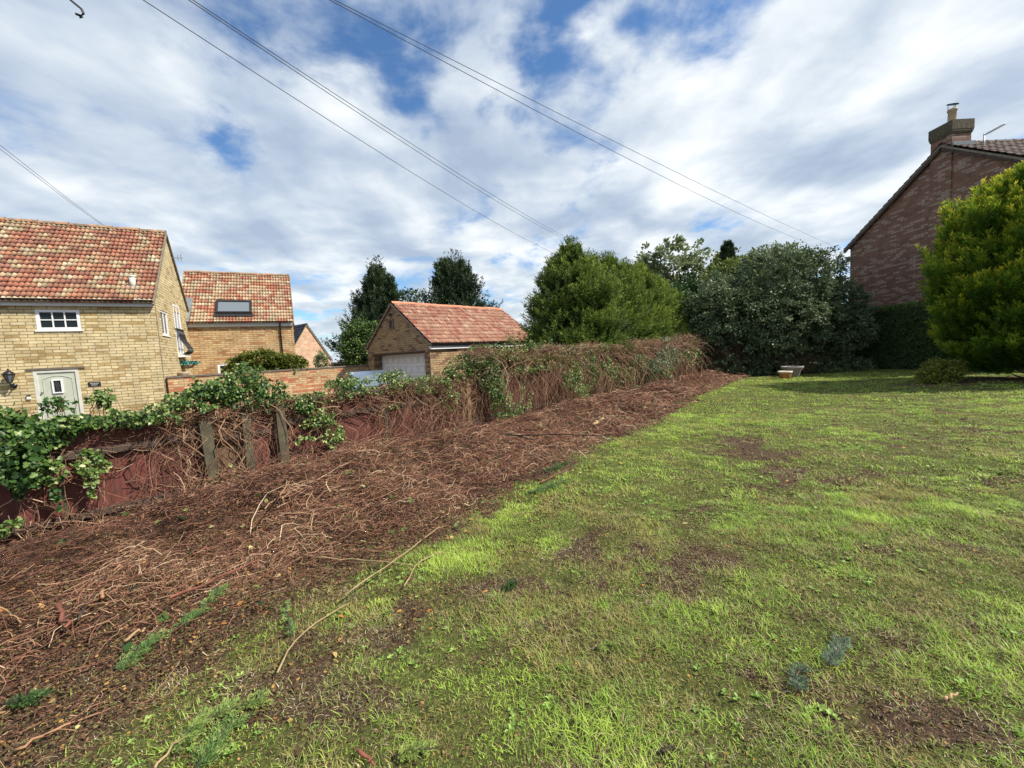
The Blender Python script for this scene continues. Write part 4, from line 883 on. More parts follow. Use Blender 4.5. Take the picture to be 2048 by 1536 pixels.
ivy((6.5, 9.0), 'tall ivy column of dark green leaves tumbling down beside the pale wooden post',
    [cl(965, 745, 26, 34, 620, .055, .25, .15, 0, .75), cl(925, 725, 44, 16, 420, .055, .15, .2, .0, .8), cl(972, 790, 24, 34, 560, .055, .35, .15, .05, .85), cl(985, 825, 24, 22, 360, .055, .5, .15, .1, .9), cl(1003, 850, 26, 18, 300, .055, .7, .2, .0, .8), cl(890, 745, 18, 10, 120, .05, .1, .15, .1, .9), cl(1050, 738, 60, 7, 420, .05, .2, .25, .2, 1), cl(1020, 800, 14, 30, 90, .045, .5, .2, .3, 1)],
    [(60, .006), (280, .003)], top=1.72, tang=[(1400, 6.2, 9.2, -.15, .35, 1.5, 1.75, .30, .0032), (300, 6.4, 9.0, .0, .2, .1, 1.6, .3, .003)], outd=.4, wander=.24,
    extra=[('ivy_dry', [cl(1000, 715, 50, 16, 520, .05, .2, .25), cl(1022, 690, 18, 24, 260, .05, 0, .12), cl(1070, 718, 50, 14, 520, .05, .2, .25)])])
ivy((9.0, 12.2), 'pale ivy hanging over reddish bare stems, below the conifer hedge left half',
    [cl(1150, 715, 30, 16, 420, .06, .1, .3, .2, 1), cl(1160, 745, 16, 30, 380, .06, .45, .15, .1, .9), cl(1110, 755, 20, 26, 520, .06, .55, .15, .25, 1), cl(1125, 780, 14, 16, 240, .06, .65, .15, .5, 1), cl(1130, 708, 60, 8, 700, .06, .1, .3, .2, 1)],
    [(90, .007), (520, .0038)], top=1.70, tang=[(1800, 9.0, 12.3, -.2, .45, 1.45, 1.78, .34, .004)], outd=.5, wander=.26, extra=[('ivy_dry', [cl(1110, 725, 55, 10, 600, .055, .2, .3)])])
ivy((12.2, 16.5), 'ivy with arching dry brown stems, in front of the conifer hedge right half',
    [cl(1190, 700, 30, 12, 420, .07, 0, .4, .2, 1), cl(1265, 745, 20, 22, 420, .07, .6, .25, .1, .9), cl(1230, 705, 40, 10, 330, .07, 0, .4, .2, 1), cl(1220, 698, 60, 7, 800, .065, .1, .4, .2, 1), cl(1185, 735, 16, 22, 260, .06, .6, .2, .1, 1), cl(1245, 722, 18, 14, 300, .065, .5, .3, .1, .9), cl(1215, 775, 12, 8, 60, .06, .9, .2, .1, .9), cl(1215, 750, 20, 20, 200, .06, .6, .3, .2, 1)],
    [(140, .008), (800, .0048)], top=1.74, tang=[(2200, 12.2, 16.6, -.2, .7, 1.45, 1.85, .4, .005)], outd=.6, wander=.3, extra=[('ivy_dry', [cl(1200, 702, 60, 8, 500, .06, .2, .4)])])
ivy((16.5, 24.3), 'grey green pale ivy mound at the far end of the fence',
    [cl(1300, 715, 30, 22, 900, .08, .6, .5, 0, 1), cl(1330, 690, 30, 14, 700, .08, .2, .5, .2, 1), cl(1270, 735, 22, 16, 420, .08, .7, .4, 0, .9)],
    [(180, .009), (1000, .0055)], top=1.75, tang=[(2400, 16.5, 24.3, -.2, .9, 1.4, 1.9, .5, .006)], outd=.7, wander=.4, mat='ivy_pale', extra=[('ivy_leaf', [cl(1375, 690, 26, 14, 700, .09, .4, .5, .1, .8), cl(1395, 715, 20, 24, 600, .09, .8, .5, .1, .7), cl(1345, 715, 26, 16, 420, .08, .7, .4, .1, .9), cl(1290, 745, 14, 12, 160, .07, .9, .3, .1, .9)])])
# ------------------------------------------------------------------ cut brush, litter, grass
def scatter(n, x0, x1, y0, y1): return rng.uniform(x0, x1, n), rng.uniform(y0, y1, n)
def inview(x, y, m_=.12): return (y > 1.15) & (x < y*1.32 + 2.8) & (x > -y*1.32 - .8)
parts = []
def twigs(n, ymin, ymax, ln, th, K, lift, keep=1.0, x0=None, x1=None):
    x, y = scatter(n, x0 if x0 is not None else -ymax*1.35-.6, x1 if x1 is not None else ymax*.72, ymin, ymax)
    t, d = td(x, y); e = edge_d(t) - d
    dens = sstep(d, -.02, .1)*sstep(e + .6*(fbm(x, y, 3, 2.)-.5), -.25, .7)*sstep(t, 26, 24)
    dens = dens*np.clip(.35 + 1.3*fbm(x + 3, y, 3, 1.1), 0, 1)
    dens = dens*(.72 + .28*sstep(y - .5*sstep(x, -2.6, -1)*0, 2.15, 2.9))
    k = inview(x, y) & (rng.random(n) < dens*keep); x, y, d, t, e = x[k], y[k], d[k], t[k], e[k]; N = len(x)
    flow = (fbm(x, y, 2, .55)-.5)*7 + R(10); a = flow + rng.normal(0, 1.15, N)
    heap = np.exp(-((d-1.2)/.7)**2) + .35
    z = hgt(x, y) + rng.random(N)**1.5*lift*heap
    dr_ = np.stack([np.cos(a), np.sin(a), rng.normal(0, .16, N)], -1); bd = unit(np.stack([-np.sin(a), np.cos(a), rng.uniform(-.2, 1.0, N)], -1))
    l = ln*rng.gamma(3, .33, N)[:, None, None]; s = np.linspace(-.5, .5, K)[None, :, None]
    P = np.stack([x, y, z], -1)[:, None] + dr_[:, None]*s*l - bd[:, None]*(s*s*4-.6)*l*rng.normal(.0, .22, N)[:, None, None] + np.cumsum(rng.normal(0, .05, (N, K, 3)), 1)*l*.6
    P[..., 2] = np.maximum(P[..., 2], hgt(P[..., 0], P[..., 1]) + .002)
    vv = np.clip(rng.beta(1.7, 2.1, N) + .6*(fbm(x, y, 4, 1.3)-.5), 0, 1)
    return tubes(P, (th*rng.uniform(.4, 1.4, N))[:, None]*np.linspace(1, .6, K)[None], vv, 3)
parts = [twigs(170000, 1.2, 4.6, .075, .0020, 4, .04), twigs(16000, 1.2, 4.6, .20, .0032, 7, .08), twigs(120000, 4.0, 9.5, .12, .0032, 4, .09, x1=4.5), twigs(13000, 4.0, 9.5, .30, .0045, 6, .16, x1=4.5), twigs(100000, 9, 26, .26, .007, 3, .10, x0=-3, x1=14)]
def arcs(N, t0, t1, d0, d1, ln, th):
    c = FP(rng.uniform(t0, t1, N), rng.uniform(d0, d1, N), 0); kk = fbm(c[:, 0]*1.4, c[:, 1]*1.4, 3) > .42; c = c[kk]; N = len(c); c[:, 2] = hgt(c[:, 0], c[:, 1]) + .01
    a = rng.uniform(0, 6.28, N); K = 7; s = np.linspace(-.5, .5, K)[None, :, None]; l = ln*rng.uniform(.4, 1.3, N)[:, None, None]; up = np.stack([rng.normal(0, .3, N), rng.normal(0, .3, N), rng.uniform(.1, .75, N)], -1)
    P = c[:, None] + np.stack([np.cos(a), np.sin(a), rng.normal(0, .15, N)], -1)[:, None]*s*l + up[:, None]*(.25 - s*s)*l*1.6 + rng.normal(0, .01, (N, K, 3))
    return tubes(P, (th*rng.uniform(.5, 1.4, N))[:, None]*np.linspace(1, .6, K)[None], np.clip(rng.beta(2.4, 1.9, N), 0, 1), 4)
parts += [arcs(5200, -1.5, 5, .15, 3.1, .26, .0026), arcs(5200, 4, 12, .2, 3.0, .36, .0038), arcs(4000, 11, 24, .2, 2.6, .5, .007)]
V, Fl, L, v = joinb(parts); o = npmesh('cut_brush', V, Fl, L, M['twig'], None, v=v); tag(o, 'reddish brown cut twigs and stems heaped in a strip along the ivy fence', 'brush', kind='stuff')
def litter(n, ymin, ymax, size, bias):
    x, y = scatter(n, -ymax*1.3-.5, ymax*1.3+.5, ymin, ymax); t, d = td(x, y); g_ = grassy(x, y)
    e = edge_d(t) - d
    dens = np.where(e > -.9, .9 - .5*g_, .30*(1-g_) + .06)*(d > .0)*sstep(t, 26, 24)
    k = inview(x, y) & (rng.random(n) < dens); x, y, g_, e = x[k], y[k], g_[k], e[k]; N = len(x)
    z = hgt(x, y) + rng.random(N)*.03*(e > 0) + .004
    n_ = unit(rng.normal(size=(N, 3))*.5 + [0, 0, 1]); dn = rng.normal(size=(N, 3))*[1, 1, .2]
    sc = size*rng.uniform(.4, 1.3, N)
    return inst(*LEAF, np.stack([x, y, z], -1), frames(dn, n_), np.stack([sc*rng.uniform(.5, 1.1, N), sc, sc], -1), np.clip(rng.beta(1.6, bias, N), 0, 1))
parts = [litter(230000, 1.2, 4.6, .019, 2.0), litter(60000, 4.4, 12, .036, 2.2), litter(45000, 1.2, 7, .014, 1.3), litter(3000, 1.2, 6, .042, .5), litter(1400, 5, 14, .07, .5)]
V, Fl, L, v = joinb(parts); o = npmesh('leaf_litter', V, Fl, L, M['litter'], None, v=v); tag(o, 'small brown and orange fallen leaves and chips strewn on the ground', 'leaf litter', kind='stuff')
def grass(n, ymin, ymax, ln, wd, K, dead=.0, xr=1.3, thatch=False):
    x, y = scatter(n, -ymax*.75-.5, min(ymax*xr+2.7, 19.5), ymin, ymax); g_ = grassy(x, y)
    t, d = td(x, y)
    far_ = (x > 17.6) & (y > 16)
    dn_ = (g_*.92 + .03)*sstep(d, 2.2, 2.9) if not thatch else np.where(edge_d(t) - d > .3, .8*sstep(2.9 - y, 0, .8), 1.0 - .35*g_)
    k = inview(x, y) & (rng.random(n) < dn_) & ~far_ & (y < 24 - .1*x) & (np.hypot(x-12.5, (y-21)*1.1) > 3.2) ; x, y, g_ = x[k], y[k], g_[k]; N = len(x)
    tuft = fbm(x + 50, y + 20, 3, 3.2); lu = np.zeros(N)
    for (a, b_, rx, ry, s_) in lush: lu += s_*np.exp(-((x-a)/rx)**2 - ((y-b_)/ry)**2)
    a = (fbm(x+70, y, 2, 1.5)-.5)*9 + rng.normal(0, 2.0, N); lean = rng.uniform(.3, 1.5, N)
    tuft = sstep(tuft, .30, .72) + .5*sstep(fbm(x + 8, y + 61, 2, 9.0), .45, .75)
    l = ln*rng.uniform(.5, 1.3, N)*(.38 + .62*tuft + .45*np.clip(lu, 0, 1)*(ymax < 5))
    dead_ = (rng.random(N) < dead + .16*(1-g_)) | thatch
    up = l*np.cos(lean*.7)*np.where(dead_, .55, 1.0); out = l*np.sin(lean)
    w_ = wd*rng.uniform(.6, 1.3, N); dx, dy = np.cos(a), np.sin(a)
    b_ = np.stack([x, y, hgt(x, y) - .004], -1); sv = np.linspace(0, 1, K)
    side = np.stack([-dy, dx, np.zeros(N)], -1)
    V = np.zeros((N, 2*K-1, 3))
    for i_, s in enumerate(sv):
        c = b_ + np.stack([dx*out*s**1.6, dy*out*s**1.6, up*(s - .28*s*s)], -1); ww = (w_*(1 - .55*s))[:, None]*side/2
        if i_ < K-1: V[:, 2*i_] = c - ww; V[:, 2*i_+1] = c + ww
        else: V[:, 2*i_] = c
    fl = []; lt = []
    for i_ in range(K-2): fl += [2*i_, 2*i_+1, 2*i_+3, 2*i_+2]; lt.append(4)
    fl += [2*K-4, 2*K-3, 2*K-2]; lt.append(3)
    Fl = (np.array(fl)[None] + (np.arange(N)*(2*K-1))[:, None]).ravel()
    t, d = td(x, y); eg_ = d - edge_d(t); strip = sstep(eg_, .1, .35)*sstep(1.1 - eg_, 0, .6)*sstep(t, 1.8, 3)
    hue = .54 + .22*strip + 1.0*(fbm(x+11, y+60, 4, 2.2)-.5) + 1.0*(fbm(x+5, y, 3, 6)-.5) + .10*np.clip(lu, 0, 1) + .10*sstep(y, 4, 10) + .16*(tuft - .6) + rng.normal(0, .17, N)
    yel = .9*sstep(fbm(x+90, y+14, 4, 2.6), .55, .64); hue = np.where(rng.random(N) < yel*.75, rng.uniform(0, .26, N), hue)
    vv = np.where(dead_, rng.uniform(0, .3, N), np.clip(hue, .20, .93) + (rng.random(N) < .012)*.07)
    if thatch: vv = np.clip(rng.beta(1.6, 1.9, N) + .35*(fbm(x+3, y+8, 3, 3)-.5), 0, 1)
    return V.reshape(-1, 3), Fl, np.tile(lt, N), np.repeat(vv, 2*K-1)
foliage('thatch', [(0, (.03, .02, .013)), (.3, (.09, .058, .036)), (.5, (.22, .16, .10)), (.62, (.28, .28, .09)), (.8, (.46, .38, .22)), (1, (.72, .62, .46))], .8, .1)
parts = [grass(430000, 1.15, 4.2, .050, .0035, 3, thatch=True), grass(250000, 4, 9.5, .065, .0065, 3, thatch=True), grass(70000, 9.2, 22, .08, .012, 3, thatch=True)]
V, Fl, L, v = joinb(parts); o = npmesh('dead_grass', V, Fl, L, M['thatch'], None, v=v); tag(o, 'matted brown dead grass and moss between the green blades', 'dead grass', kind='stuff')
parts = [grass(340000, 1.15, 4.2, .056, .0036, 4, .06), grass(420000, 4.0, 9.5, .055, .0066, 3, .05), grass(360000, 9.2, 24, .06, .014, 3, .02)]
V, Fl, L, v = joinb(parts); print('grass', len(L)); o = npmesh('lawn_grass', V, Fl, L, M['grass_blade'], None, v=v); tag(o, 'patchy green and yellowed lawn grass with bare brown patches', 'grass', kind='stuff')
# ------------------------------------------------------------------ trees and shrubs
def plumes(base, dr, L, Wd, nb, bl, bw, v, vs=.12, curl=.15, tip=.25):
    """feathery shoots: nb narrow blades spread along every shoot"""
    N = len(base); s = rng.random((N, nb))**.8; dr = unit(dr); p = rng.normal(size=(N, nb, 3)); p -= (p*dr[:, None]).sum(-1, keepdims=True)*dr[:, None]; p = unit(p)
    rad = (Wd[:, None]*(1.05 - s)**.7*rng.random((N, nb))**.6)[..., None]
    P = base[:, None] + dr[:, None]*(L[:, None]*s)[..., None] + p*rad; P[..., 2] += curl*L[:, None]*s*s
    D = dr[:, None]*1.0 + p*.75 + rng.normal(0, .22, (N, nb, 3)) + [0, 0, .15]
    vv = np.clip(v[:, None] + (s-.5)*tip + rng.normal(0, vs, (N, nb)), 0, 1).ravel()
    M_ = frames(D.reshape(-1, 3)); l = bl*rng.uniform(.6, 1.3, N*nb)
    return inst(*RHOMB, P.reshape(-1, 3), M_, np.stack([np.full(N*nb, bw)*rng.uniform(.7, 1.3, N*nb), l, l], -1), vv)
def limb(mb, a, b_, r0_, r1_, wob=.1, k=6):
    a = np.array(a, float); b_ = np.array(b_, float); L = np.linalg.norm(b_-a)
    pts = [a + (b_-a)*i_/k + (rng.normal(0, wob*L/k, 3) if 0 < i_ < k else 0) for i_ in range(k+1)]
    mb.tube(pts, [r0_ + (r1_-r0_)*i_/k for i_ in range(k+1)], 7); return pts
def conifer(name, x, y, H, Rr, label, mat, NB, prof, per=22, L=.3, Wd=.09, nb=22, bl=.11, bw=.03, rise=.35, z0=.3, group=None, vmid=.35, zb=0.0, leaders=0, fan=.5, lump=.25, tip=.4, vs=.1, inner=.35, droop=0.0, upd=0.0, vh=0.0):
    """evergreen built bough by bough: every bough leaves the trunk and carries feathery sprays on its outer part"""
    z = float(hgt(x, y)) if zb == 0 else zb; o_ = empty(name, (x, y, z), label, 'tree', group)
    u = rng.random(NB)**.9*.97; th = rng.uniform(0, 2*math.pi, NB); pr = np.interp(u, *zip(*prof))
    R_ = np.where(rng.random(NB) < .09, 1.17, 1.0)*Rr*pr*(1 + lump*(fbm(th*1.5 + x, u*8, 3, 1.3)-.5)*2)*rng.uniform(.80, 1.04, NB)
    zc = z0 + u*(H-z0); hd = np.stack([np.cos(th), np.sin(th), np.zeros(NB)], -1); sd2 = np.stack([-np.sin(th), np.cos(th), np.zeros(NB)], -1)
    s = 1 - (1-inner)*rng.random((NB, per))**1.3; s[:, 0] = 1
    rs = rise*Rr*(.5 + u)                                              # how far a bough climbs
    w_ = rng.normal(0, 1, (NB, per))*fan*R_[:, None]*.30*(1.15 - s)**.6
    B = np.array([x, y, z]) + hd[:, None]*(R_[:, None]*s)[..., None] + sd2[:, None]*w_[..., None]
    B[..., 2] += (zc - rs)[:, None] + rs[:, None]*s**1.5 - droop*R_[:, None]*s**2 + rng.normal(0, .05, (NB, per))*Rr*.5
    ok = B[..., 2] > z + .12
    D = hd[:, None]*(1.0 - .75*u[:, None, None]) + sd2[:, None]*(np.sign(w_)*rng.uniform(.1, .8, (NB, per)))[..., None] + rng.normal(0, .12, (NB, per, 3)); D[..., 2] += rise*.9 + u[:, None]*.9 - droop + upd
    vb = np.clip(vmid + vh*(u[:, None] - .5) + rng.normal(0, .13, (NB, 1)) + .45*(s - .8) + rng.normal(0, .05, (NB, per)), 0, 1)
    Ls = L*rng.uniform(.6, 1.3, (NB, per))*(.30 + .85*pr[:, None])
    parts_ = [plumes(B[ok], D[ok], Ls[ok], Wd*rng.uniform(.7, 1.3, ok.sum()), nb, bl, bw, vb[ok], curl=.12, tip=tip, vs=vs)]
    for q in range(leaders):
        a = rng.uniform(0, 6.28); r_ = Rr*.22*rng.random()*(q > 0); m_ = 14; hh = rng.uniform(.45, .9)*Rr*.45
        b0 = np.array([x + r_*math.cos(a), y + r_*math.sin(a), z + H*.95]); bb_ = b0 + np.stack([rng.normal(0, .03, m_), rng.normal(0, .03, m_), np.linspace(0, hh, m_)], -1)
        aa = rng.uniform(0, 6.28, m_); dd_ = np.stack([np.cos(aa), np.sin(aa), np.full(m_, .9)], -1)
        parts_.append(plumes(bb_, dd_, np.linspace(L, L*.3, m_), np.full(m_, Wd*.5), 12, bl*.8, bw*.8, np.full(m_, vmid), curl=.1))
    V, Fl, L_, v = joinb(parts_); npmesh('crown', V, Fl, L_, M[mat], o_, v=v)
    mb = MB(); limb(mb, (x, y, z-.1), (x, y, z+H*.93), max(.05, Rr*.07), .015, .02)
    for q in range(0, NB, max(1, NB//60)):
        r_ = R_[q]*.8; mb.tube([(x, y, z+zc[q]-rs[q]), (x+hd[q, 0]*r_*.5, y+hd[q, 1]*r_*.5, z+zc[q]-rs[q]*.7), (x+hd[q, 0]*r_, y+hd[q, 1]*r_, z+zc[q]-rs[q]*.3)], [.03, .02, .006], 5)
    mb.build('trunk', M['bark'], o_, smooth=True)
    return o_
def leafy(name, lumps, label, mat, nclump, per, size, cr_=.28, group=None, trunk=None, cat='shrub', vmid=.45, hollow=.7, updir=.4, wide=.5, zmin=.1, stems=0, openness=1.0, aspect=1.0):
    """broadleaf plant: lumps = (x, y, z, rx, ry, rz); leaf clumps on and inside them"""
    lumps = np.array(lumps, float); c0 = lumps[0]; o_ = empty(name, (c0[0], c0[1], float(hgt(c0[0], c0[1]))), label, cat, group)
    w = lumps[:, 3]*lumps[:, 5]; w /= w.sum(); li = rng.choice(len(lumps), nclump, p=w); q = unit(rng.normal(size=(nclump, 3)))
    sh = 1 + .30*(fbm(np.arctan2(q[:, 1], q[:, 0])*1.5 + li*3, q[:, 2]*2.5, 3, 1.3)-.5)*2
    rr = np.where(rng.random(nclump) < hollow, rng.uniform(.86, 1.02, nclump), rng.uniform(.45, .9, nclump))*sh
    C_ = lumps[li, :3] + q*lumps[li, 3:6]*rr[:, None]; ok = C_[:, 2] > zmin; C_, q, li = C_[ok], q[ok], li[ok]; n_ = len(C_)
    cv = np.clip(vmid + .45*(fbm(C_[:, 0]*1.3, C_[:, 2]*1.3 + C_[:, 1], 3, 1)-.5) + rng.normal(0, .08, n_), 0, 1)
    o3 = rng.normal(size=(n_, per, 3)); o3 = unit(o3)*(rng.random((n_, per, 1))**.5)*cr_*rng.uniform(.6, 1.4, (n_, 1, 1))*[1, 1, .8]
    P = (C_[:, None] + o3).reshape(-1, 3); qq = np.repeat(q, per, 0); nn = unit(qq*.5 + [0, 0, updir] + rng.normal(0, .45, (n_*per, 3))); dn = unit(qq + rng.normal(0, .7, (n_*per, 3)) + [0, 0, -.15])
    sc = size*rng.uniform(.55, 1.3, n_*per); vv = np.clip(np.repeat(cv, per) + rng.normal(0, .14, n_*per), 0, 1)
    V, Fl, L_, v = inst(*(LEAF if size*F/max(c0[1], 1) > 5 else RHOMB), P, frames(dn, nn), np.stack([sc*wide*2, sc, sc], -1), vv); npmesh('crown' if cat == 'tree' else 'foliage', V, Fl, L_, M[mat], o_, v=v)
    mb = MB(); z = float(hgt(c0[0], c0[1]))
    tr_ = trunk or (c0[0], c0[1], .09, 1.2)
    for l_ in lumps:
        for k in range(max(2, stems)):
            e = l_[:3] + unit(rng.normal(size=3))*l_[3:6]*.75; e[2] = max(e[2], z+.3)
            fork = np.array([tr_[0] + rng.normal(0, .12*l_[3]), tr_[1] + rng.normal(0, .1*l_[4]), z + tr_[3]*rng.uniform(.5, 1.1)])
            if cat == 'tree':
                pts = limb(mb, (tr_[0], tr_[1], z-.1), fork, tr_[2], tr_[2]*.6, .05) if k == 0 else None
            else: limb(mb, (tr_[0] + rng.normal(0, .15*l_[3]), tr_[1] + rng.normal(0, .1), z-.05), fork, tr_[2]*.7, tr_[2]*.4, .15)
            limb(mb, fork, e, tr_[2]*.45, .008, .25)
    mb.build('trunk' if cat == 'tree' else 'branches', M['bark'], o_, smooth=True)
    return o_
# tall conifer hedge: separate trees in a row along the neighbour's side
PR = [(0, .8), (.2, .95), (.45, .92), (.68, .70), (.86, .40), (1, .05)]
row = [(2.45, 15.2, 5.75, 1.70), (3.35, 16.4, 5.55, 1.35), (4.35, 17.5, 5.8, 1.35), (5.35, 18.6, 5.65, 1.35), (6.3, 19.7, 5.8, 1.35), (7.25, 20.8, 5.6, 1.35), (8.2, 21.9, 5.4, 1.35)]
lbl = ['tallest ragged conifer at the left end of the tall conifer hedge', 'second conifer from the left in the tall hedge behind the ivy fence', 'third conifer from the left in the tall hedge behind the ivy fence', 'middle conifer of the seven in the tall hedge behind the ivy fence',
       'third conifer from the right in the tall hedge behind the ivy fence', 'second conifer from the right in the tall hedge behind the ivy fence', 'last conifer at the right end of the tall hedge, beside the thin tree']
for k, (x, y, H_, R_) in enumerate(row):
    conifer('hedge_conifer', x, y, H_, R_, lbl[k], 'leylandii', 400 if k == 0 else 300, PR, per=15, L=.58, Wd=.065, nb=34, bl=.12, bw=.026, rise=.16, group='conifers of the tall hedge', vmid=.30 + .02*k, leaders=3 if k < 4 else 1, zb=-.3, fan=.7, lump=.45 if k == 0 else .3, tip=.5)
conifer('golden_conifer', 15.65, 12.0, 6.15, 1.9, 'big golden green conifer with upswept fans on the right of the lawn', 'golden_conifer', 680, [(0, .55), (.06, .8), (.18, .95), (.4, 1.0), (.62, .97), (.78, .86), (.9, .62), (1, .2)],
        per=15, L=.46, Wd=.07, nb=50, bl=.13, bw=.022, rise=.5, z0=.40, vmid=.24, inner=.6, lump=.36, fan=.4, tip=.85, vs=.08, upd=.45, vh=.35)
PD_ = [(0, .9), (.15, 1.0), (.4, .82), (.62, .58), (.8, .34), (1, .03)]
conifer('dark_conifer', -9.5, 30, 8.9, 2.9, 'dark pointed conifer left of the garage ridge', 'dark_conifer', 230, PD_, per=16, L=.95, Wd=.13, nb=22, bl=.22, bw=.055, rise=.42, z0=.6, zb=-.3, group='dark conifers behind the garage', leaders=1, lump=.45, fan=.5)
conifer('dark_conifer', -3.85, 30, 9.1, 2.85, 'dark rounded conifer rising behind the garage ridge', 'dark_conifer', 210, [(0, .95), (.2, 1.0), (.45, .84), (.7, .6), (.88, .34), (1, .05)], per=16, L=1.05, Wd=.14, nb=22, bl=.22, bw=.055, rise=.42, z0=.6, zb=-.3, group='dark conifers behind the garage', leaders=1, lump=.45, fan=.5)
conifer('dark_conifer', 14.66, 27, 8.5, 1.25, 'small dark conifer tip between the thin trees and the big shrub', 'dark_conifer', 120, PD_, per=14, L=.4, Wd=.1, nb=20, bl=.2, bw=.05, z0=.6, lump=.15)
leafy('broadleaf_tree', [(-10.0, 27.5, 2.4, 1.3, 1.2, 1.9), (-9.0, 27.5, 2.6, 1.0, 1.0, 1.5)], 'dark green ivy clad bush in front of the left dark conifer', 'hedge_leaf', 900, 34, .13, .35, cat='tree', vmid=.65, wide=.45)
leafy('broadleaf_tree', [(-8.0, 33, 6.2, 1.0, .8, .9)], 'small sprig of tree crown right of the left dark conifer', 'dark_conifer', 60, 20, .16, .3, cat='tree', vmid=.7)
leafy('far_bush', [(-17.2, 36.5, 1.8, .5, .5, .9)], 'small green bush at the foot of the distant gable', 'thin_tree', 60, 22, .14, .25, vmid=.5)
# thin deciduous trees
leafy('thin_tree', [(11.6, 29, 7.2, 2.2, 1.6, 1.9), (12.6, 29.5, 4.9, 2.2, 1.5, 1.8), (10.4, 29.2, 6.6, 1.2, 1.2, 1.2), (13.9, 29, 7.0, 1.1, 1.2, 1.3)], 'airy pale tree with sky showing through, behind the right end of the conifer hedge', 'thin_tree', 330, 30, .20, .34, cat='tree', hollow=.4, trunk=(12.2, 29, .16, 2.8), vmid=.5, stems=5, updir=.2)
leafy('thin_tree', [(15.2, 28, 5.6, 1.4, 1.2, 2.2), (16.4, 28, 5.3, 1.3, 1.2, 1.6)], 'yellowish thin tree beside the small dark conifer tip', 'shrub_olive', 210, 30, .19, .34, cat='tree', hollow=.4, trunk=(15.6, 28, .13, 2.4), vmid=.6, stems=4)
# big dark shrub and its neighbours
leafy('large_shrub', [(13.9, 20.4, 3.4, 2.7, 2.2, 2.8), (11.3, 20.2, 2.6, 2.3, 1.9, 2.3), (15.9, 20.0, 2.7, 1.5, 1.5, 1.9), (13.2, 19.3, 2.2, 2.6, 1.5, 1.5), (15.6, 19.2, 2.0, 1.4, 1.2, 1.2)], 'huge spreading grey green shrub at the far end of the lawn', 'shrub_leaf', 3300, 40, .125, .24, stems=7, wide=.3, vmid=.42, zmin=.5, trunk=(13.8, 20.2, .12, 1.6), updir=.5)
leafy('olive_shrub', [(13.2, 23, 4.6, 2.2, 1.4, 1.7), (15.4, 23, 5.2, 2.0, 1.3, 1.6)], 'yellow green bush showing above the back of the huge grey green shrub', 'shrub_olive', 700, 30, .15, .32, vmid=.6, wide=.3)
leafy('green_shrub', [(9.4, 22.2, 2.2, 1.2, 1.2, 2.3), (10.3, 23.5, 3.4, 1.3, 1.2, 1.9)], 'dark green bush between the conifer hedge and the huge shrub', 'ivy_leaf', 800, 30, .13, .3, vmid=.3, wide=.4)
leafy('undergrowth', [(10.6, 19.0, .35, 1.6, .7, .55), (12.6, 18.9, .25, 1.3, .5, .45), (15.4, 18.6, .3, 1.3, .6, .5)], 'low dark green leafy undergrowth at the foot of the huge shrub', 'shrub_leaf', 520, 26, .085, .16, vmid=.3, zmin=.02)
# trimmed hedge in front of the dark brick house
ho = empty('trimmed_hedge', (18.5, 19.6, 0), 'dense dark trimmed hedge in front of the purple brick house', 'hedge')
Nh = 52000; hx, hy = rng.uniform(17.75, 19.3, Nh), rng.uniform(15.2, 23.2, Nh); hzv = rng.uniform(0, 2.9, Nh); fsel = rng.random(Nh)
hx = np.where(fsel < .62, 17.75 + .12*rng.random(Nh) + .16*fbm(hy*2, hzv*2, 3), hx); hzv = np.where(fsel > .82, 2.86 + .14*fbm(hx*2, hy*2, 3), hzv); hy = np.where((fsel > .62) & (fsel < .82), 15.2 + .15*rng.random(Nh), hy)
nn = unit(np.where((fsel < .62)[:, None], [-1, 0, .4], np.where((fsel > .82)[:, None], [0, 0, 1], [0, -1, .3])) + rng.normal(0, .5, (Nh, 3)))
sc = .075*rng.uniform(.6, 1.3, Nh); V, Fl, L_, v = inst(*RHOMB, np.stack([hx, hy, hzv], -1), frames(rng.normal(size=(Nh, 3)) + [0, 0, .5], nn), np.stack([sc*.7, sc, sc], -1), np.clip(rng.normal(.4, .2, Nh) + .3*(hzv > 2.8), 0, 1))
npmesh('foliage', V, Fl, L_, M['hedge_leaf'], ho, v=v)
mb = MB(); mb.box((17.95, 15.4, 0), (1.2, 0, 0), (0, 7.6, 0), (0, 0, 2.75)); mb.build('dark_core', simple('hedge_core', (.012, .015, .008), 1, .3), ho)  # solid near-black box standing in for the shaded inside of the hedge
# shrub behind the garden wall, small shrubs by the golden conifer
leafy('yellow_shrub', [(-10.9, 17.55, 1.75, 1.25, .6, .55), (-11.6, 17.3, 1.45, .8, .5, .3), (-9.9, 17.8, 1.6, .75, .5, .45)], 'flat topped yellow green shrub behind the garden wall, against the wing', 'yellow_shrub', 620, 34, .085, .15, vmid=.5, zmin=.9, updir=1.0)
leafy('low_shrub', [(13.35, 12.35, .38, .55, .4, .42), (13.0, 12.3, .25, .35, .3, .25)], 'low yellow green bush left of the golden conifer trunk', 'yellow_shrub', 260, 26, .055, .10, vmid=.62, zmin=.05, trunk=(13.35, 12.35, .02, .25))
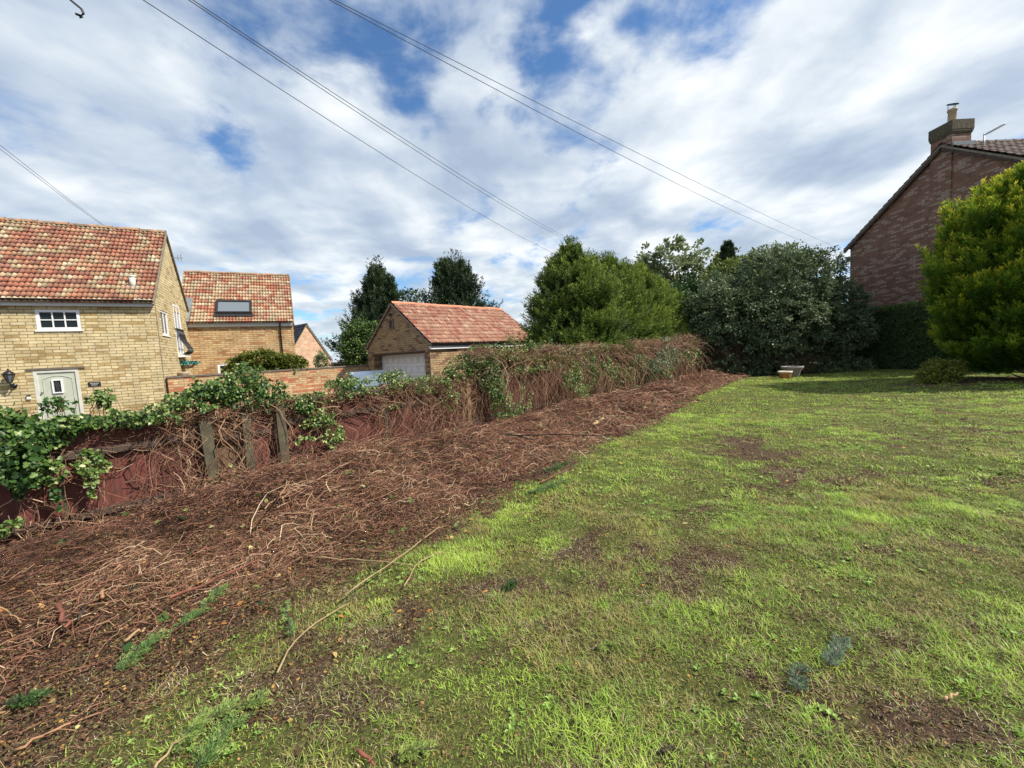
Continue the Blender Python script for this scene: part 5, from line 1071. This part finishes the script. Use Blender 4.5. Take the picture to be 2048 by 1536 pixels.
# dead twiggy stems in and beside the big shrub
def twiggy(name, c, Rr, H_, N, label, rad=.006, vr=(.1, .8)):
    o_ = empty(name, c, label, 'shrub'); c = np.array(c, float); K = 6; s = np.linspace(0, 1, K)[None, :, None]; a = rng.uniform(0, 6.28, N); sp = rng.random(N)
    e = np.stack([np.cos(a)*Rr*sp, np.sin(a)*Rr*sp*.6, H_*rng.uniform(.4, 1, N)], -1); b0 = np.stack([rng.normal(0, Rr*.25, N), rng.normal(0, Rr*.15, N), np.zeros(N)], -1)
    P = c + b0[:, None]*(1-s) + (e[:, None])*s + rng.normal(0, .05*Rr, (N, K, 3))*s; P[..., 2] -= (s[..., 0]**2*H_*.35*rng.random((N, 1)))
    V, Fl, L_, v = tubes(P, (rad*rng.uniform(.5, 1.4, N))[:, None]*np.linspace(1.2, .5, K)[None], rng.uniform(*vr, N), 3); npmesh('stems', V, Fl, L_, M['vine'], o_, v=v)
twiggy('bare_shrub', (10.4, 19.0, .1), 1.5, 2.0, 260, 'tangle of bare brown twigs at the left foot of the huge shrub', .008, (0, .35))
twiggy('bare_shrub', (13.4, 18.9, .1), 1.7, 1.3, 260, 'bare drooping twigs under the middle of the huge shrub', .008, (0, .55))
twiggy('bare_shrub', (15.1, 11.3, .12), .5, .5, 90, 'pale dead twigs beside the golden conifer trunk', .006, (.5, 1))
# ------------------------------------------------------------------ single cut branches and sprigs lying about
def branch(pxs, r0_, label, mat='bark', lift=.05, forks=0, v=None):
    pts = []
    for k, q in enumerate(pxs):
        p = gnd(q[0], q[1], .05); p = gnd(q[0], q[1], float(hgt(p[0], p[1])) + lift*(q[2] if len(q) > 2 else 1)); pts.append(p)
    pts = np.array(pts); m_ = 9; ts = np.linspace(0, len(pts)-1, m_); P = np.stack([np.interp(ts, range(len(pts)), pts[:, i_]) for i_ in range(3)], -1) + rng.normal(0, r0_*.7, (m_, 3))*(np.arange(m_) % (m_-1) > 0)[:, None]
    mb = MB(); mb.tube(P, [r0_*(1-.45*i_/(m_-1)) for i_ in range(m_)], 7)
    for q in range(forks):
        i_ = rng.integers(1, m_-1); d_ = unit(P[-1]-P[0]) + rng.normal(0, .6, 3); d_[2] = abs(d_[2])*.3; L = np.linalg.norm(P[-1]-P[0])*rng.uniform(.2, .5); mb.tube([P[i_], P[i_] + d_*L*.5 + [0, 0, .02], P[i_] + d_*L], [r0_*.5, r0_*.35, r0_*.2], 5)
    o_ = mb.build('cut_branch', M[mat], None, smooth=True); o_.location = [0, 0, 0]; tag(o_, label, 'branch', 'cut branches lying on the brush')
simple('pale_wood', (.42, .27, .14), .8, .3, 12); simple('orange_wood', (.36, .19, .10), .8, .35, 12); simple('red_stem', (.22, .075, .045), .8, .4, 12); simple('tan_stem', (.36, .25, .13), .8, .3, 12)
branch([(828, 884), (880, 872), (940, 856), (1005, 868), (1070, 880)], .022, 'thick grey brown branch lying at the foot of the pale wooden post', 'bark', .10, 5)
branch([(205, 1195), (212, 1165), (222, 1145), (240, 1128)], .010, 'peeled orange brown forked stick in the near brush at left', 'orange_wood', .05, 2)
branch([(118, 1205), (124, 1235), (130, 1255)], .014, 'short stubby brown stick standing in the left brush', 'red_stem', .07)
branch([(340, 1195), (400, 1172), (470, 1140), (520, 1118)], .009, 'dark reddish stick lying above the long green sprig', 'red_stem', .06, 2)
branch([(156, 1240), (190, 1190), (215, 1150)], .008, 'greyish brown stick leaning left of the peeled forked stick', 'bark', .06)
branch([(250, 1282), (290, 1255)], .010, 'short pale broken stick just above the green sprig', 'pale_wood', .05)
branch([(690, 1190), (760, 1140), (830, 1092), (880, 1052)], .006, 'long thin pale stem crossing from the brush to the lawn', 'tan_stem', .09, 1)
branch([(808, 1172), (830, 1130), (860, 1112), (888, 1104)], .006, 'curved pale stem lying on the grass near the brush edge', 'tan_stem', .03)
branch([(555, 1345), (580, 1290), (640, 1240), (700, 1205)], .006, 'thin pale stem beside the small upright green sprig', 'tan_stem', .04)
branch([(630, 1115), (700, 1118), (825, 1130)], .006, 'straight straw coloured stem pointing right out of the brush', 'tan_stem', .07)
branch([(1080, 965), (1110, 950), (1140, 936)], .009, 'reddish stem above the blue green clippings', 'red_stem', .04, 1)
branch([(1185, 850), (1205, 838)], .03, 'short pale cut log end on the brush strip', 'pale_wood', .05)
branch([(1040, 852), (1090, 842)], .04, 'dark log lying at the foot of the tall fence', 'bark', .08)
branch([(390, 1005), (450, 965), (505, 915)], .006, 'pale stem leaning up from the heap beside the first green post', 'tan_stem', .14)
branch([(560, 990), (590, 950), (606, 908)], .006, 'pale reddish stem leaning against the red boards', 'orange_wood', .20)
branch([(620, 1060), (628, 1020), (634, 1000)], .005, 'thin whitish stem standing in the middle of the brush', 'tan_stem', .12)
branch([(0, 1215), (25, 1228), (42, 1245)], .006, 'curved white stem at the left edge of the brush', 'pale_wood', .05)
branch([(30, 1500), (110, 1460), (200, 1425)], .007, 'long split orange branch in the bottom left corner', 'orange_wood', .04, 2)
branch([(310, 1536), (345, 1495), (365, 1470)], .006, 'pale cut stem at the bottom below the bright green clippings', 'tan_stem', .05)
branch([(1320, 1500), (1345, 1492), (1360, 1500)], .006, 'small brown bent twig on the grass at the bottom', 'bark', .02)
branch([(1890, 1400), (1915, 1385)], .007, 'short pale stick on the lawn at lower right', 'pale_wood', .02)
branch([(716, 1500), (735, 1520), (748, 1530)], .009, 'dark red brown stick at the bottom centre left', 'red_stem', .03)
def sprig(pxs, w_, N, label, mat='sprig', bl=.035, lift=.03, vmid=.5):
    pts = np.array([gnd(q[0], q[1], float(hgt(*gnd(q[0], q[1], .03)[:2])) + lift) for q in pxs]); ts = rng.random(N)*(len(pts)-1)
    B = np.stack([np.interp(ts, range(len(pts)), pts[:, i_]) for i_ in range(3)], -1); d = unit(pts[-1]-pts[0]); sd__ = unit(np.cross(d, [0, 0, 1])); s_ = rng.choice([-1, 1], N)[:, None]
    D = d*rng.uniform(.4, 1.2, (N, 1)) + sd__*s_*rng.uniform(.3, 1.1, (N, 1)) + [0, 0, .12] + rng.normal(0, .12, (N, 3))
    o_ = empty('conifer_sprig', pts[0], label, 'sprig', 'green clippings on the ground'); N2 = N; L = np.full(N, w_)*rng.uniform(.5, 1.2, N)
    V, Fl, L_, v = plumes(B, D, L, np.full(N, w_*.09), 30, bl*.55, bl*.10, np.clip(rng.normal(vmid, .15, N), 0, 1), curl=-.15); npmesh('needles', V, Fl, L_, M[mat], o_, v=v)
    mb = MB(); mb.tube(pts, .005, 5); mb.build('stem', M['bark'], o_)
sprig([(232, 1345), (275, 1300), (330, 1265)], .075, 60, 'long green conifer sprig lying diagonally on the left brush')
sprig([(355, 1255), (395, 1225), (440, 1175)], .07, 50, 'green conifer sprig just right of and above the long diagonal one')
sprig([(340, 1500), (400, 1440), (520, 1398)], .09, 70, 'bright yellow green clippings fanned out at the bottom left', vmid=.8)
sprig([(390, 1536), (430, 1480), (470, 1440)], .09, 50, 'olive green clippings below the bright fanned ones', vmid=.6)
sprig([(583, 1270), (575, 1235), (570, 1208)], .035, 26, 'small upright green sprig in the middle left foreground')
sprig([(1060, 985), (1100, 972), (1138, 958)], .12, 44, 'blue green conifer clippings at the brush edge beside the lawn', 'sprig', .05)
sprig([(1090, 945), (1110, 935), (1128, 925)], .12, 34, 'dark green clump of clippings behind the blue green ones', 'sprig', .05, vmid=.25)
sprig([(1140, 820), (1165, 815)], .2, 40, 'dark green tuft in the brush below the pale ivy', 'sprig', .07, vmid=.2)
sprig([(1655, 1330), (1675, 1300), (1685, 1280)], .045, 46, 'blue green sprig tuft on the lower right lawn', 'sprig_blue', .03)
sprig([(1600, 1385), (1592, 1350), (1605, 1335)], .05, 30, 'darker blue green sprig left of the other blue tuft', 'sprig_blue', .03, vmid=.25)
sprig([(790, 1512), (820, 1500), (860, 1496)], .035, 26, 'pale yellow sprig at the bottom of the lawn', vmid=.95)
sprig([(1190, 1296), (1210, 1290), (1230, 1292)], .03, 20, 'little yellow sprig in the middle of the lawn', vmid=.95)
sprig([(0, 1410), (40, 1400), (75, 1395)], .06, 40, 'dark green sprig at the left edge foreground', vmid=.15)
sprig([(1035, 1155), (1025, 1165), (1018, 1172)], .04, 24, 'dark green curled sprig on the bare patch of lawn', vmid=.2)

# green ivy leaves dropped among the brush
xg, yg = scatter(9000, -7, 9, 1.3, 16); tg, dg_ = td(xg, yg); kg = (rng.random(9000) < (.25 + .75*np.exp(-dg_/1.2))*(fbm(xg*1.7, yg*1.7, 3) > .47)) & (dg_ > .05) & (edge_d(tg) - dg_ > 0) & inview(xg, yg)
xg, yg = xg[kg], yg[kg]; Ng = len(xg); scg = .045*rng.uniform(.5, 1.3, Ng)*(1 + .05*yg)
V, Fl, L, v = inst(*IVY, np.stack([xg, yg, hgt(xg, yg) + rng.uniform(.01, .09, Ng)], -1), frames(rng.normal(size=(Ng, 3)), unit(rng.normal(size=(Ng, 3))*.6 + [0, 0, 1])), scg, rng.random(Ng))
o = npmesh('dropped_ivy_leaves', V, Fl, L, M['ivy_leaf'], None, v=v); tag(o, 'loose green ivy leaves scattered over the cut brush', 'ivy leaves', kind='stuff')

# small broad leaved weeds and moss tufts in the turf
def weeds(n, ymax, size, ymin=1.2):
    x, y = scatter(n, -ymax*.5, ymax*1.25, ymin, ymax); t, d = td(x, y); g_ = grassy(x, y); k = (rng.random(n) < g_*sstep(fbm(x*2.3 + 5, y*2.3, 3), .50, .66)) & (d > edge_d(t) - .3) & inview(x, y); x, y = x[k], y[k]; N = len(x); per = 7
    a = np.repeat(rng.uniform(0, 6.28, N), per) + np.tile(np.arange(per)*2*math.pi/per, N) + rng.normal(0, .25, N*per)
    P = np.repeat(np.stack([x, y, hgt(x, y) + .006], -1), per, 0) + rng.normal(0, size*.2, (N*per, 3))*[1, 1, .2]; D = np.stack([np.cos(a), np.sin(a), rng.uniform(.15, .8, N*per)], -1)
    sc = size*np.repeat(rng.uniform(.5, 1.3, N), per); V, Fl, L, v = inst(*LEAF, P, frames(D, np.tile([0, 0, 1.0], (N*per, 1)) + rng.normal(0, .2, (N*per, 3))), np.stack([sc*.8, sc, sc], -1), np.clip(np.repeat(rng.uniform(.3, .8, N), per) + rng.normal(0, .08, N*per), 0, 1))
    return V, Fl, L, v
V, Fl, L, v = joinb([weeds(5000, 5, .020), weeds(3000, 12, .035, 4.5)]); o = npmesh('lawn_weeds', V, Fl, L, M['yellow_shrub'] if False else foliage('weed_leaf', [(0, (.14, .22, .05)), (.5, (.24, .38, .08)), (1, (.42, .54, .16))], .5, .3), None, v=v); tag(o, 'small broad leaved weeds and clover growing in the lawn', 'weeds', kind='stuff')
